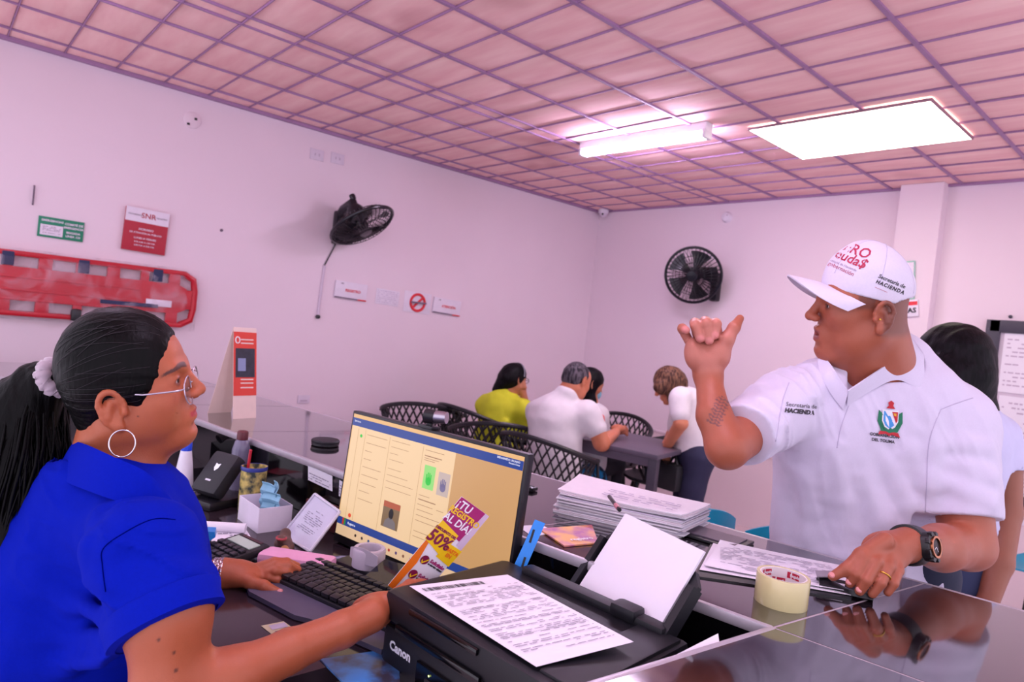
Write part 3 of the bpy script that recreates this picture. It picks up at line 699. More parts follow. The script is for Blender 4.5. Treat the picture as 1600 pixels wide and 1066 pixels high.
    for row in (-1, 0, 1):
        for i in range(22):
            a = 2*math.pi*(i+.5*(row == 0))/22; d = e1*math.cos(a)+e2*math.sin(a); R = np.stack([wd, np.cross(d, wd), d], 1)
            wt.box(wc+d*.0305+wd*row*.0062-org, (.0055, .0074, .003), R=R, ch=.0008)
    w_ = wt.build('wristwatch', ws, body); w_['label'] = 'steel link wristwatch'
    d = unit(-_u3*.9-_f2*.3); MB().lathe([(.0005, .0375), (.012, .0375), (.014, .035), (.014, .029)], 20, c=wc-org, R=np.stack([*_orth(d), d], 1)).build('watch_case', ws, w_)
    # jeans / lap, hidden behind the desk edge
    T = Sdf(); T.cone(P(20, 1200, 1.10), P(200, 1290, 1.0), .15, .085, .05); T.cone(P(20, 1200, 1.14), P(230, 1260, 1.25), .15, .085, .05)
    V, Q = T.mesh(.012); np_mesh('trousers', V, Q, mat('dark_trousers', S(34, 34, 48), .85), body, org)
    return body
build_clerk()
# ---------------------------------------------------------------- the man in the white cap
def build_man():
    org = P(1380, 1066, 1.62); org[2] = 0.0
    skin = S(170, 92, 68)[:3]
    h = Fr(P(1348.7, 481.2, 1.46), -_r*.99+_f*.126-UPW*.063, -_r*.083-_f*.162+UPW*.983, 1.0)
    D = Sdf(); g = dict(ear=-7, earz=-8, skull=8, width=1.06, jaw=1.0, nose=1.1, chin2=1, mouth=11); head_sdf(D, h, g)
    D.cone(h.p(-26, 0, -40), P(1388, 605, 1.545), .064, .070, .03); D.cone(h.p(12, 0, -88), P(1352, 612, 1.515), .046, .05, .03)
    D.cone(P(1338, 650, 1.55), P(1395, 650, 1.57), .07, .07, .04)
    # right arm raised, fist with thumb out
    shR = P(1228, 632, 1.50); elR = P(1136, 700, 1.31); wrR = P(1106, 583, 1.40)
    D.cone(shR, elR, .054, .041, .015); D.cone(elR, P(1116, 650, 1.345), .040, .034, .012); D.cone(P(1116, 650, 1.345), wrR, .034, .0245, .012)
    e1 = unit(_r3); e2 = unit(_u3); e3 = -unit(_f2)
    HB = lambda x, y, t=1.39: P(x, y, t)
    D.cone(wrR, HB(1106, 565, 1.395), .029, .030, .02); D.ell(HB(1103, 548, 1.40), (.040, .036, .019), np.stack([e1, e2, e3], 1), .02)
    D.ell(HB(1124, 553, 1.385), (.018, .028, .018), np.stack([unit(e1+e2*.4), unit(e2-e1*.4), e3], 1), .015); D.ell(HB(1082, 552, 1.39), (.016, .030, .017), np.stack([e1, e2, e3], 1), .015)
    for q, r in (([HB(1122, 530, 1.415), HB(1118, 505, 1.41), HB(1119, 507, 1.375), HB(1117, 524, 1.372)], .0112),
                 ([HB(1107, 530, 1.415), HB(1102, 503, 1.41), HB(1104, 506, 1.372), HB(1108, 532, 1.370)], .0118),
                 ([HB(1092, 531, 1.415), HB(1086, 505, 1.41), HB(1087, 509, 1.374), HB(1094, 529, 1.370)], .0112),
                 ([HB(1078, 536, 1.41), HB(1066, 514, 1.405), HB(1066, 513, 1.380), HB(1072, 516, 1.368)], .0098)):
        D.chain(q, [r, r, r*.98, r*.82], .003)
    D.chain([HB(1126, 556, 1.385), HB(1136, 530, 1.378), HB(1147, 512, 1.38), HB(1156, 498, 1.388)], [.019, .0145, .0115, .0085], .008)
    # left arm, hand resting on the counter
    shL = P(1492, 665, 1.52); elL = P(1512, 852, 1.44); wrL = P(1418, 852, 1.285)
    D.cone(shL, elL, .062, .053, .02); D.cone(elL, P(1470, 856, 1.37), .047, .045, .02); D.cone(P(1470, 856, 1.37), wrL, .044, .031, .02)
    bk = unit(_u3*.75-_f2*.66)
    ax = unit(P(1362, 880, 1.235)-wrL); R = np.stack([ax, unit(np.cross(bk, ax)), bk], 1)
    D.ell(P(1384, 862, 1.262), (.048, .040, .017), R, .012); D.cone(wrL, P(1395, 858, 1.268), .030, .029, .015)
    for q, r in (([P(1368, 860, 1.250), P(1352, 874, 1.226), P(1338, 897, 1.214), P(1328, 912, 1.224)], .0102),
                 ([P(1378, 864, 1.247), P(1369, 880, 1.219), P(1354, 907, 1.204), P(1343, 924, 1.211)], .0106),
                 ([P(1390, 868, 1.247), P(1388, 886, 1.218), P(1376, 911, 1.202), P(1363, 928, 1.206)], .0102),
                 ([P(1400, 872, 1.25), P(1403, 892, 1.222), P(1396, 912, 1.206), P(1387, 926, 1.207)], .0090)):
        D.chain(q[:2], [r*1.25, r*1.12], .008); D.chain(q[1:], [r*1.08, r*.98, r*.80], .0022)
    D.chain([P(1382, 846, 1.25), P(1346, 868, 1.235), P(1323, 889, 1.228), P(1301, 901, 1.232)], [.0175, .0135, .0110, .0085], .006)
    for (x, y, t) in ((1352, 872, 1.217), (1370, 878, 1.211), (1389, 885, 1.210), (1404, 892, 1.216)): D.ell(P(x, y, t+.010), (.0085, .0085, .0075), None, .005)
    V, Q = D.mesh(0.0024)
    col = np.tile(np.array(skin), (len(V), 1)); col = face_tint(col, V, h, S(150, 72, 78)[:3], S(48, 34, 32)[:3], 1.0, 11)
    L = h.loc(V); hd = (np.abs(L[:, 0]) < 140) & (L[:, 2] > -60)
    w = hd*sstep(-4, -12, L[:, 0]*1.0-0.10*L[:, 2])*sstep(-62, -40, L[:, 2])*(1-sstep(30, 0, L[:, 2]+200)); col = blend(col, w*.55, S(78, 56, 54)[:3])
    w = hd*(1-sstep(14, 20, np.abs(L[:, 0]-22)))*sstep(-2, 12, L[:, 2])*(np.abs(L[:, 1]) > 45); col = blend(col, w*.55, S(70, 50, 48)[:3])
    # pinker palm and knuckles of the raised hand
    w = (1-sstep(.05, .075, np.linalg.norm(V-HB(1105, 535, 1.38), axis=1))); col = blend(col, w*.45, S(214, 140, 128)[:3])
    for q in ((1117, 524), (1108, 532), (1094, 529), (1071, 515)):
        w = 1-sstep(.006, .011, np.linalg.norm(V-HB(q[0], q[1], 1.366), axis=1)); col = blend(col, w*.6, S(226, 140, 140)[:3])
    # tattoo on the inner forearm
    pr = (V-CAM)@np.stack([_r3, -_u3, _f2], 1); px = 800+F*pr[:, 0]/pr[:, 2]; py = 533+F*pr[:, 1]/pr[:, 2]
    a_ = np.stack([(px-1123)*.92+(py-642)*.40, -(px-1123)*.40+(py-642)*.92], 1)
    tt = (np.abs(a_[:, 0]) < 11+2*np.sin(a_[:, 1]*.7)) & (np.abs(a_[:, 1]) < 23) & (pr[:, 2] < 1.36) & (pr[:, 2] > 1.2)
    stripes = np.clip(.55+.6*np.sin(a_[:, 1]*1.25+1.2*np.sin(a_[:, 0]*.55))+.35*np.sin(a_[:, 0]*1.1), 0, 1)
    col = blend(col, tt*stripes*.7, S(62, 54, 70)[:3])
    body = np_mesh('person', V, Q, m_skin, None, org, np.c_[col, np.ones(len(V))])
    tag(body, 'man in white cap and white polo gesturing with raised hand across the counter', 'person')
    eyes(body, h, org, 'dark')
    # ---- polo shirt
    G = Sdf(); RB = np.stack([_r, _f, _u], 1)
    G.ell(P(1345, 700, 1.60), (.205, .135, .25), RB, .05); G.ell(P(1335, 830, 1.605), (.195, .150, .22), RB, .06); G.cone(P(1335, 900, 1.63), P(1340, 1100, 1.66), .165, .17, .08)
    G.cone(P(1245, 640, 1.53), P(1480, 660, 1.56), .085, .095, .06); G.cone(P(1290, 610, 1.52), P(1440, 612, 1.53), .07, .075, .05)
    G.ell(P(1410, 690, 1.53), (.12, .085, .14), RB, .06); G.ell(P(1290, 690, 1.52), (.09, .08, .13), RB, .06)
    G.cone(shR, P(1145, 692, 1.33), .080, .062, .03); G.cone(P(1485, 668, 1.535), P(1500, 815, 1.47), .092, .082, .035)
    G.cone(P(1398, 572, 1.56), P(1352, 610, 1.52), .082, .062, .03)
    fl = [((1300, 700), (1320, 860), .012), ((1345, 740), (1390, 880), .013), ((1385, 720), (1440, 850), .013), ((1420, 700), (1450, 790), .012), ((1255, 740), (1262, 840), .010), ((1460, 720), (1545, 745), .010), ((1455, 745), (1545, 785), .010), ((1465, 690), (1540, 700), .008), ((1160, 650), (1215, 668), .008), ((1155, 672), (1212, 690), .007), ((1218, 620), (1275, 575), .008), ((1232, 640), (1290, 592), .008), ((1445, 640), (1450, 760), .010), ((1230, 860), (1400, 885), .010)]
    for a, b, r in fl:
        a3 = settle_on(G, P(*a, 1)); b3 = settle_on(G, P(*b, 1)); m3 = settle_on(G, P((a[0]+b[0])/2+6, (a[1]+b[1])/2, 1))
        for u, v in ((a3, m3), (m3, b3)):
            G.cone(u+unit(u-CAM)*r*.45, v+unit(v-CAM)*r*.15, r*.75, r*.95, .030)
    EM = np.stack([unit(_r3*.4-_u3*.92)*9, unit(_r3*.92+_u3*.4)*46, _f2*10], 1).astype(np.float32)
    def folds(p):
        q = (p-org.astype(np.float32)).astype(np.float32)@EM; n = vnoise(q, .42, 2); m_ = .5+.5*vnoise(p, 4.0, 5)
        return -.0065*(np.maximum(0, 1-np.abs(n)*1.6)**2-.25)*m_+.0005*vnoise(p, 40, 4)
    G.disp(folds, .008)
    base_ops = list(G.ops)
    aR = unit(P(1150, 690, 1.34)-shR); hR = P(1158, 684, 1.355); R1 = np.stack([*_orth(aR), aR], 1); G.rod(hR+aR*.10, aR, .105, .10, .003, True)
    aL = unit(P(1500, 815, 1.47)-P(1485, 668, 1.535)); hL = P(1499, 810, 1.475); R2 = np.stack([*_orth(aL), aL], 1); G.rod(hL+aL*.10, aL, .12, .10, .003, True)
    # neck opening with the V placket
    G.cone(h.p(-28, 0, -60), P(1392, 592, 1.545), .070, .074, .008, True)
    G.cone(P(1355, 572, 1.47), P(1328, 609, 1.45), .048, .008, .008, True); G.cone(P(1385, 560, 1.47), P(1346, 597, 1.45), .055, .018, .008, True)
    V, Q = G.mesh(0.0042)
    ms = mat('white_pique', S(218, 210, 232), .85, var=.04, scale=300, bump=.3, bscale=1300, sheen=.2, spec=.2)
    shirt = np_mesh('polo_shirt', V, Q, ms, body, org); shirt['label'] = 'white polo shirt with printed crest'
    bv = BVHTree.FromPolygons([tuple(v) for v in V], [tuple(int(i) for i in q) for q in Q])
    G0 = Sdf(); G0.ops = base_ops
    def skinpt(x, y, off): q = settle_on(G0, P(x, y, 1)); return q-unit(q-CAM)*off
    # collar: two flaps that lie over the shoulders
    def patch(inner, outer, lift, name, nu=36, nv=8):
        I = [np.array([*p, 0.]) for p in inner]; O = [np.array([*p, 0.]) for p in outer]
        px = []; lf = []
        for j in range(nv):
            for i in range(nu):
                u = min(i/(nu-1), .9999); v = j/(nv-1); p = cr(I, u)*(1-v)+cr(O, u)*v; px.append(P(p[0], p[1], 1)); lf.append(.013+lift*(1-v)**1.5+.003*math.sin(v*3.1))
        q = settle_on(G0, np.array(px)); d = q-CAM; tt = np.linalg.norm(d, axis=1); bad = tt > 2.1; d /= tt[:, None]; tt[bad] = tt[~bad].max()-.01; 
        tt = tt.reshape(nv, nu)
        for _ in range(14):
            e_ = np.pad(tt, 1, mode='edge'); tt = (e_[:-2, 1:-1]+e_[2:, 1:-1]+e_[1:-1, :-2]+e_[1:-1, 2:]+2*tt)/6
        tt = tt.ravel(); q = CAM+d*tt[:, None]; d = q-CAM; d /= np.linalg.norm(d, axis=1, keepdims=True); q = q-d*np.array(lf)[:, None]-org
        return MB().grid(lambda u, v: q[int(round(v*(nv-1)))*nu+int(round(u*(nu-1)))], nu, nv, -.003).build(name, ms, shirt, smooth=70)
    patch([(1326, 611), (1360, 588), (1392, 565), (1410, 540), (1419, 520)], [(1323, 636), (1368, 607), (1402, 594), (1440, 604), (1444, 556)], .026, 'collar')
    patch([(1326, 611), (1313, 592), (1300, 572), (1290, 560)], [(1318, 640), (1300, 618), (1284, 588), (1278, 562)], .014, 'collar')
    # placket edge, sleeve hems, shoulder seam
    for pl in (((1326, 634), (1314, 668), (1308, 700)), ((1452, 812), (1500, 822), (1553, 824)), ((1448, 800), (1500, 810), (1553, 812)), ((1470, 640), (1452, 690), (1448, 760), (1446, 800)), ((1520, 622), (1490, 632), (1470, 640)), ((1233, 598), (1222, 630), (1212, 690))):
        C2 = [np.array((x, y, 0.)) for x, y in pl]; pts = []
        for i in range(25):
            x, y = cr(C2, i/24.001)[:2]; d = unit(P(x, y, 1)-CAM); hit = bv.ray_cast(Vector(CAM), Vector(d), 4)
            if hit[0] is not None: pts.append(np.array(hit[0])-d*.0002-org)
        if len(pts) > 3: MB().tube(pts, .0011, 6).build('seam', mat('seam_white', S(196, 186, 212), .9), shirt, smooth=180)
    def on_cloth(name, s, x, y, size, m, u=(1, 0.10), bold=0, spacing=1.0, B=bv, parent=shirt, geo=None, off=.0024, shear=0):
        c = P(x, y, 1.45); d = unit(c-CAM); eu = unit(_r3*u[0]-_u3*u[1]); ev = unit(np.cross(eu, d)); ev = ev if ev@_u3 > 0 else -ev
        Vt, Ft = text_geo(s, size, bold, 'CENTER', spacing) if geo is None else geo
        out = []
        for p in Vt:
            o_ = CAM+d*.5+(c-CAM-d*np.dot(c-CAM, d))+eu*(p[0]+shear*p[1])+ev*p[1]; hit = B.ray_cast(Vector(o_), Vector(d), 4)
            out.append((np.array(hit[0]) if hit[0] is not None else c)-d*off-org)
        return mesh_obj(name, out, Ft, m, parent, smooth=0)
    ink = mat('print_black', S(40, 34, 44), .6); red = mat('print_crimson', S(178, 26, 70), .6)
    on_cloth('lettering', 'Secretaría de', 1253, 634, .0122, ink); on_cloth('lettering', 'HACIENDA', 1250, 643.5, .0122, ink, bold=.0006, shear=.15)
    on_cloth('lettering', 'GOBERNACIÓN', 1382, 681, .0088, ink, u=(1, .13), bold=.0003); on_cloth('lettering', 'DEL TOLIMA', 1380, 689, .0088, ink, u=(1, .13), bold=.0003)
    # crest: shield with wreath
    def poly(name, pts, m, off): 
        pts = np.array([(x, y, 0) for x, y in pts])*.0016
        n = len(pts); ctr = pts.mean(0); geo = (np.vstack([pts, ctr[None]]), [(i, (i+1) % n, n) for i in range(n)])
        return on_cloth(name, '', 1391, 655, 1, m, u=(1, .10), geo=geo, off=off+.0012)
    gr = mat('crest_green', S(20, 118, 84), .6); bl = mat('crest_blue', S(70, 150, 220), .6); wh = mat('crest_white', S(235, 232, 240), .6); rd = mat('crest_red', S(190, 28, 44), .6); ye = mat('crest_gold', S(226, 170, 40), .6)
    poly('crest_wreath', [(-16, 11), (-12, 8), (-13, -6), (-6, -15), (0, -17), (6, -15), (13, -6), (12, 8), (16, 11), (17, -4), (11, -17), (0, -22), (-11, -17), (-17, -4)], gr, .0010)
    poly('crest_shield', [(-11, 12), (11, 12), (11, -3), (7, -11), (0, -15), (-7, -11), (-11, -3)], wh, .0014)
    poly('crest_field', [(-9, 10), (-3, 10), (6, -8), (0, -13), (-6, -9), (-9, -3)], bl, .0018); poly('crest_field', [(2, 10), (10, 10), (10, -2), (8, -5)], rd, .0018)
    poly('crest_star', [(4, 8), (8, 8), (8, 4), (5, 5)], ye, .0021); poly('crest_top', [(-6, 14), (-3, 18), (-4, 22), (0, 25), (4, 22), (3, 18), (6, 14)], rd, .0016)
    poly('crest_ribbon', [(-13, -17), (-15, -22), (-6, -20), (0, -23), (6, -20), (15, -24), (12, -18), (5, -17), (0, -19), (-5, -17)], rd, .0020)
    # ---- cap
    k = h.k; CP = Sdf(); up_t = unit(h.z*1.0-h.x*.22); fx = unit(h.x-up_t*np.dot(h.x, up_t)); Rc = np.stack([fx, np.cross(up_t, fx), up_t], 1)
    cc = h.p(-5, 0, 38)
    CP.ell(cc, np.array([90, 86, 96])*k, Rc, .01); CP.ell(cc+fx*.026+up_t*.026, np.array([64, 66, 76])*k, Rc, .03)
    CP.disp(lambda p: .0012*vnoise(p, 26, 1), .002)
    CP.cut(h.p(0, 0, 26), -up_t+fx*(-.20)*0); CP.ell(h.p(-30, 0, 16), np.array([88, 80, 40])*k, Rc, .004, True)
    V, Q = CP.mesh(.0028); mc = mat('cap_cotton', S(220, 213, 230), .85, var=.05, scale=200, bump=.3, bscale=900, spec=.2)
    cap = np_mesh('cap', V, Q, mc, body, org); cap['label'] = 'white baseball cap with dark red lettering'
    bc = BVHTree.FromPolygons([tuple(v) for v in V], [tuple(int(i) for i in q) for q in Q])
    yv = np.cross(up_t, fx); b0 = h.p(0, 0, 28)
    def brim(u, v):
        a = (u-.5)*2*1.28; rin = np.array([86*math.cos(a)-2, 84*math.sin(a)]); ln = 84*max(0, math.cos(a*1.12))**.55
        x = rin[0]+ln*v*1.0; y = rin[1]*(1-.06*v); z = -18*(y/84)**2-9*v**1.5+9*v-30*v*(y/84)**2
        return b0+(fx*x+yv*y+up_t*z)*k-org
    MB().grid(brim, 44, 14, .0035).build('brim', mc, cap, smooth=70)
    MB().lathe([(.0005, .004), (.004, .0036), (.006, .001), (.0062, -.001)], 14, c=cc+up_t*.101-org, R=Rc).build('button', mc, cap)
    for a in (0.35, 1.4, 2.45, 3.5, 4.55, 5.6):
        pts = []
        for i in range(16):
            e = .12+1.25*i/15; d = fx*math.cos(a)*math.sin(e)+yv*math.sin(a)*math.sin(e)+up_t*math.cos(e); hit = bc.ray_cast(Vector(cc+d*.3), Vector(-d), .3)
            if hit[0] is not None: pts.append(np.array(hit[0])-org)
        if len(pts) > 3: MB().tube(pts, .0007, 5).build('seam', mat('seam_white', S(196, 186, 212), .9), cap, smooth=180)
    def on_cap(s, x, y, size, m, u, bold=0, shear=0, spacing=1.0): return on_cloth('lettering', s, x, y, size, m, u=u, bold=bold, B=bc, parent=cap, off=.0010, shear=shear, spacing=spacing)
    on_cap('CERO', 1332, 389, .030, red, (1, .36), .0004, .2); on_cap('deuda$', 1325, 403, .028, red, (1, .40), .0005, .2)
    on_cap('Secretaría de Hacienda', 1314, 413, .0075, mat('print_grey', S(150, 120, 150), .6), (1, .40)); on_cap('gobernación', 1314, 420, .012, red, (1, .46))
    on_cap('Secretaría de', 1394, 440, .0112, ink, (1, .42), .0002); on_cap('HACIENDA', 1391, 449, .0105, ink, (1, .42), .0004, 0, 1.25)
    on_cap('____', 1379, 449, .014, red, (1, .42))
    # ear stud
    MB().lathe([(.0005, .002), (.0022, .001), (.0022, -.001)], 10, c=h.p(-2, 90, -12)-org, R=np.stack([*_orth(-_f2), -_f2], 1)).build('earring', mat('gold', S(226, 176, 80), .25, metal=1), body)
    # chunky black watch
    wd = unit(wrL-P(1470, 856, 1.37)); q1 = unit(bk-wd*np.dot(bk, wd)); q2 = np.cross(wd, q1); wc = P(1421, 852, 1.293)
    wt = MB(); n = 40; rows = [(-.017, .034), (-.016, .0385), (0, .0395), (.016, .0385), (.017, .034)]
    Vv = [wc+wd*s_+(q1*math.cos(a)+q2*math.sin(a))*r_-org for a in np.linspace(0, 2*math.pi, n, False) for s_, r_ in rows]
    wt.add(Vv, [(i*5+j, ((i+1) % n)*5+j, ((i+1) % n)*5+j+1, i*5+j+1) for i in range(n) for j in range(4)])
    mb_ = mat('watch_resin', S(22, 20, 24), .4); w_ = wt.build('wristwatch', mb_, body, smooth=50); w_['label'] = 'chunky black sports watch with copper details'
    fd = unit(q1*.35-_f2*.9+wd*.0); fd = unit(fd-wd*np.dot(fd, wd)); RW = np.stack([wd, np.cross(fd, wd), fd], 1); fc = wc+fd*.040
    MB().lathe([(.001, .006), (.022, .006), (.0265, .004), (.0275, -.001), (.028, -.010)], 28, c=fc-org, R=RW).build('watch_case', mb_, w_)
    MB().lathe([(.0165, .0095), (.0205, .0095), (.0205, .005), (.0165, .005)], 28, c=fc-org, R=RW, close=False).build('bezel', mat('copper', S(190, 120, 84), .3, metal=1), w_)
    MB().lathe([(.0005, .0068), (.0165, .0068)], 24, c=fc-org, R=RW).build('dial', mat('watch_dial', S(70, 48, 50), .3), w_)
    hd_ = MB(); 
    for a, l in ((.6, .009), (2.3, .012)): hd_.box(fc+fd*.0072+(wd*math.cos(a)+np.cross(fd, wd)*math.sin(a))*l/2-org, (l, .0012, .0006), R=np.stack([wd*math.cos(a)+np.cross(fd, wd)*math.sin(a), np.cross(fd, wd*math.cos(a)+np.cross(fd, wd)*math.sin(a)), fd], 1))
    hd_.build('hands', mat('silver', S(220, 215, 222), .18, metal=1), w_)
    for i in range(8):
        a = i*math.pi/4+.4; d = wd*math.cos(a)+np.cross(fd, wd)*math.sin(a); MB().box(fc+d*.0255+fd*.003-org, (.007, .009, .008), R=np.stack([d, np.cross(fd, d), fd], 1), ch=.001).build('bezel_lug', mb_, w_)
    # gold ring on the ring finger
    ra = P(1381, 900, 1.209); rb = unit(P(1376, 911, 1.202)-P(1388, 886, 1.218)); f1, f2 = _orth(rb)
    MB().tube([ra+(f1*math.cos(a)+f2*math.sin(a))*.0112-org for a in np.linspace(0, 6.283, 28, False)], .0016, 6, True).build('ring', mat('gold', S(226, 176, 80), .25, metal=1), body, smooth=180)['label'] = 'gold finger ring'
    # nails
    nm = mat('fingernail', S(226, 150, 150), .3); nd = unit(-_f2*.75+_u3*.65); RN = np.stack([_r3, np.cross(nd, _r3), nd], 1)
    for (x, y, t) in ((1300, 898, 1.225), (1327, 909, 1.217), (1343, 921, 1.204)):
        MB().lathe([(.0005, .0012), (.0045, .0008), (.006, -.0015)], 12, c=P(x, y, t)-org, R=RN).build('fingernail', nm, body)
    # trousers and shoes behind the counter
    T = Sdf(); hp = P(1340, 1090, 1.66)
    for s in (-1, 1):
        f0 = hp+_r*s*.09; f0 = np.array([f0[0], f0[1], .82]); T.cone(f0+UPW*.06, f0+_r*s*.02-UPW*.36, .11, .08, .05); T.cone(f0+_r*s*.02-UPW*.36, np.array([f0[0], f0[1], .08])+_r*s*.03, .08, .062, .03)
    V, Q = T.mesh(.012); np_mesh('trousers', V, Q, mat('navy_trousers', S(36, 40, 66), .85), body, org)
    for s in (-1, 1):
        f0 = hp+_r*s*.12; f0[2] = 0; Sx = Sdf(); Sx.ell(f0+UPW*.045-_f*.05, (.048, .13, .045), RB, .02); Sx.cut(f0, -UPW); V, Q = Sx.mesh(.008); np_mesh('shoe', V, Q, mat('shoe_leather', S(30, 26, 26), .4), body, org)
    return body
build_man()
# ================================================================ counter and desk objects
def white_paper(n=''): return mat('paper_white'+n, S(236, 230, 240), .8, var=.02, scale=20, spec=.2)
INK = mat('print_ink', S(140, 132, 150), .8); INKD = mat('print_ink_dark', S(46, 42, 52), .8)
def form_print(parent, fr, w, h, rows, seed, m=INK, dz=.0006, x0=.06, x1=.94, y0=.08, y1=.92, hgt=.32):
    """printed lines: many short dashes, one flat print layer"""
    r = random.Random(seed); mb = MB()
    for i in range(rows):
        y = h*(y1-(y1-y0)*(i+.5)/rows)-h/2; x = x0
        if r.random() < .12: continue
        while x < x1:
            l = r.uniform(.03, .12); e = min(x1, x+l)
            if r.random() < .78:
                hh = h*(y1-y0)/rows*hgt; q = [(x*w-w/2, y), (e*w-w/2, y), (e*w-w/2, y+hh), (x*w-w/2, y+hh)]
                mb.add([fr((a, b, dz)) for a, b in q], [(0, 1, 2, 3)])
            x = e+r.uniform(.012, .04)
    o = mb.build('print', m, parent, smooth=0); o['kind'] = 'stuff'; return o
def rect(parent, fr, name, m, x0, y0, x1, y1, dz=.0008):
    return MB().add([fr((x0, y0, dz)), fr((x1, y0, dz)), fr((x1, y1, dz)), fr((x0, y1, dz))], [(0, 1, 2, 3)]).build(name, m, parent, smooth=0)
ID = lambda p: np.array(p, float)
def sheet(name, label, cat, c4, thick=.0006, m=None, parent=None, lift=0.0, curl=0.0, group=None, nu=8, nv=8):
    """paper from four world corners (bl, br, tr, tl); returns object and frame for print"""
    bl, br, tr, tl = [np.array(p, float) for p in c4]; o = (bl+br+tr+tl)/4
    t = thing(name, label, cat, o, group=group)
    def f(u, v):
        p = (bl*(1-u)+br*u)*(1-v)+(tl*(1-u)+tr*u)*v
        return p-o+np.array([0, 0, lift+curl*(abs(u-.5)**2.5+abs(v-.5)**2.5)])
    MB().grid(f, nu, nv, thick).build('paper', m or white_paper(), t)
    U = (br-bl+tr-tl)/2; V_ = (tl-bl+tr-br)/2; fr = frame(np.zeros(3)+np.array([0, 0, lift]), U, V_)
    return t, fr, np.linalg.norm(U), np.linalg.norm(V_)
black = mat('black_plastic', S(26, 24, 30), .35); black_m = mat('black_matte', S(30, 28, 36), .55, var=.1, scale=60)

# ---- printer -------------------------------------------------------------------------------------
PW, PD, PZ0, PZ1 = .405, .285, .7125, .92
pang = math.radians(4.5)
pc = np.array([-0.937, 0.612, 0]); pu = np.array([math.cos(pang), math.sin(pang), 0]); pv = np.array([-math.sin(pang), math.cos(pang), 0])
pt = thing('printer', 'black multifunction inkjet printer with a printed sheet lying on its lid', 'printer', pc+np.array([0, 0, PZ0]), pang)
H_ = PZ1-PZ0
pm = mat('printer_plastic', S(22, 21, 29), .42, var=.12, scale=400, bump=.25, bscale=1500); pg = mat('printer_gloss', S(10, 9, 14), .12)
MB().box((PW/2, PD/2, .075), (PW, PD, .15), ch=.012).build('body', pm, pt)
MB().box((PW/2, PD/2+.002, .152), (PW-.006, PD-.012, .006)).build('lid_gap', pg, pt)
lid = MB().box((PW/2, PD/2, H_-.026), (PW+.006, PD+.004, .050), ch=.012).build('scanner_lid', pm, pt)
MB().box((.15, -.0035, H_-.012), (.16, .008, .010), ch=.003).build('lid_grip', pg, lid)
MB().box((.14, -.004, .158), (.20, .006, .012), ch=.002).build('front_groove', pg, pt)
MB().box((.245, -.003, .072), (.29, .006, .115), ch=.003).build('control_panel', pg, pt)
MB().box((.245, -.0075, .098), (.075, .003, .036), ch=.001).build('screen', mat('printer_screen', S(60, 70, 90), .15, emit=S(110, 140, 170), estr=.4), pt)
for i, (x, z) in enumerate(((.135, .106), (.135, .084), (.165, .106), (.165, .084), (.19, .10), (.19, .08))):
    bt = MB().box((x, -.0072, z), (.018, .003, .013), ch=.0012).build('button', pm, pt)
    MB().tube([(x+.003*math.cos(a), -.0090, z+.003*math.sin(a)) for a in np.linspace(.5, 5.8, 10)], .0005, 4).build('button_icon', mat('icon_white', S(225, 225, 232), .5), bt)
MB().lathe([(.0003, .001), (.0015, .0008)], 8, c=(.135, -.0068, .120), R=rotm('X', math.pi/2)).build('power_light', mat('led', S(220, 235, 120), .3, emit=S(220, 240, 120), estr=3), pt)
text_on('lettering', 'Canon', .021, mat('logo_white', S(228, 226, 236), .4), pt, frame((.052, -.0006, .122), (1, 0, 0), (0, 0, 1)), bold=.0009)
# document feeder cover with recess on the right half
MB().box((.365, PD/2, H_+.000), (.07, PD-.03, .008), ch=.003).build('output_tray', pm, pt)
MB().box((PW/2+.02, PD-.016, H_+.004), (PW-.10, .030, .018), ch=.006).build('hinge_cover', pm, pt)
MB().box((.30, PD-.018, H_+.012), (.05, .036, .022), ch=.008).build('hinge_block', pm, pt)
# rear paper support
tilt = math.radians(34); bx = lambda p: np.array(p)
sup0 = np.array([.255, PD+.012, H_-.01]); RT = rotm('X', -tilt)
def sp(p): return sup0+rotm('Z', math.radians(-18))@(RT@np.array(p, float))
sup = MB(); q = [(-.125, -.004), (.125, -.004), (.125, .105), (.105, .125), (-.105, .125), (-.125, .105)]
sup.add([sp((x, .006, z)) for x, z in q]+[sp((x, .016, z)) for x, z in q], [tuple(range(5, -1, -1)), tuple(range(6, 12))]+[(i, (i+1) % 6, 6+(i+1) % 6, 6+i) for i in range(6)])
so = sup.build('paper_support', pm, pt, smooth=0)
for s in (-1, 1):
    MB().add([sp((s*.122+dx, dy, z)) for z in (-.004, .10) for dx, dy in ((-.007, -.006), (.007, -.006), (.007, .017), (-.007, .017))], [(3, 2, 1, 0), (4, 5, 6, 7), (0, 1, 5, 4), (1, 2, 6, 5), (2, 3, 7, 6), (3, 0, 4, 7)]).build('support_rail', pm, so)
# sheets loaded in the support: one thing above the printer
Mpt = np.array([[math.cos(pang), -math.sin(pang), 0], [math.sin(pang), math.cos(pang), 0], [0, 0, 1]])
W4 = lambda p: pc+np.array([0, 0, PZ0])+Mpt@np.array(p)
c4 = [W4(sp((-.106, -.001, -.002))), W4(sp((.106, -.001, -.002))), W4(sp((.106, -.001, .160))), W4(sp((-.106, -.001, .160)))]
sheet('blank_sheet', 'stack of blank white paper standing in the rear feeder of the printer', 'paper', c4, .004)
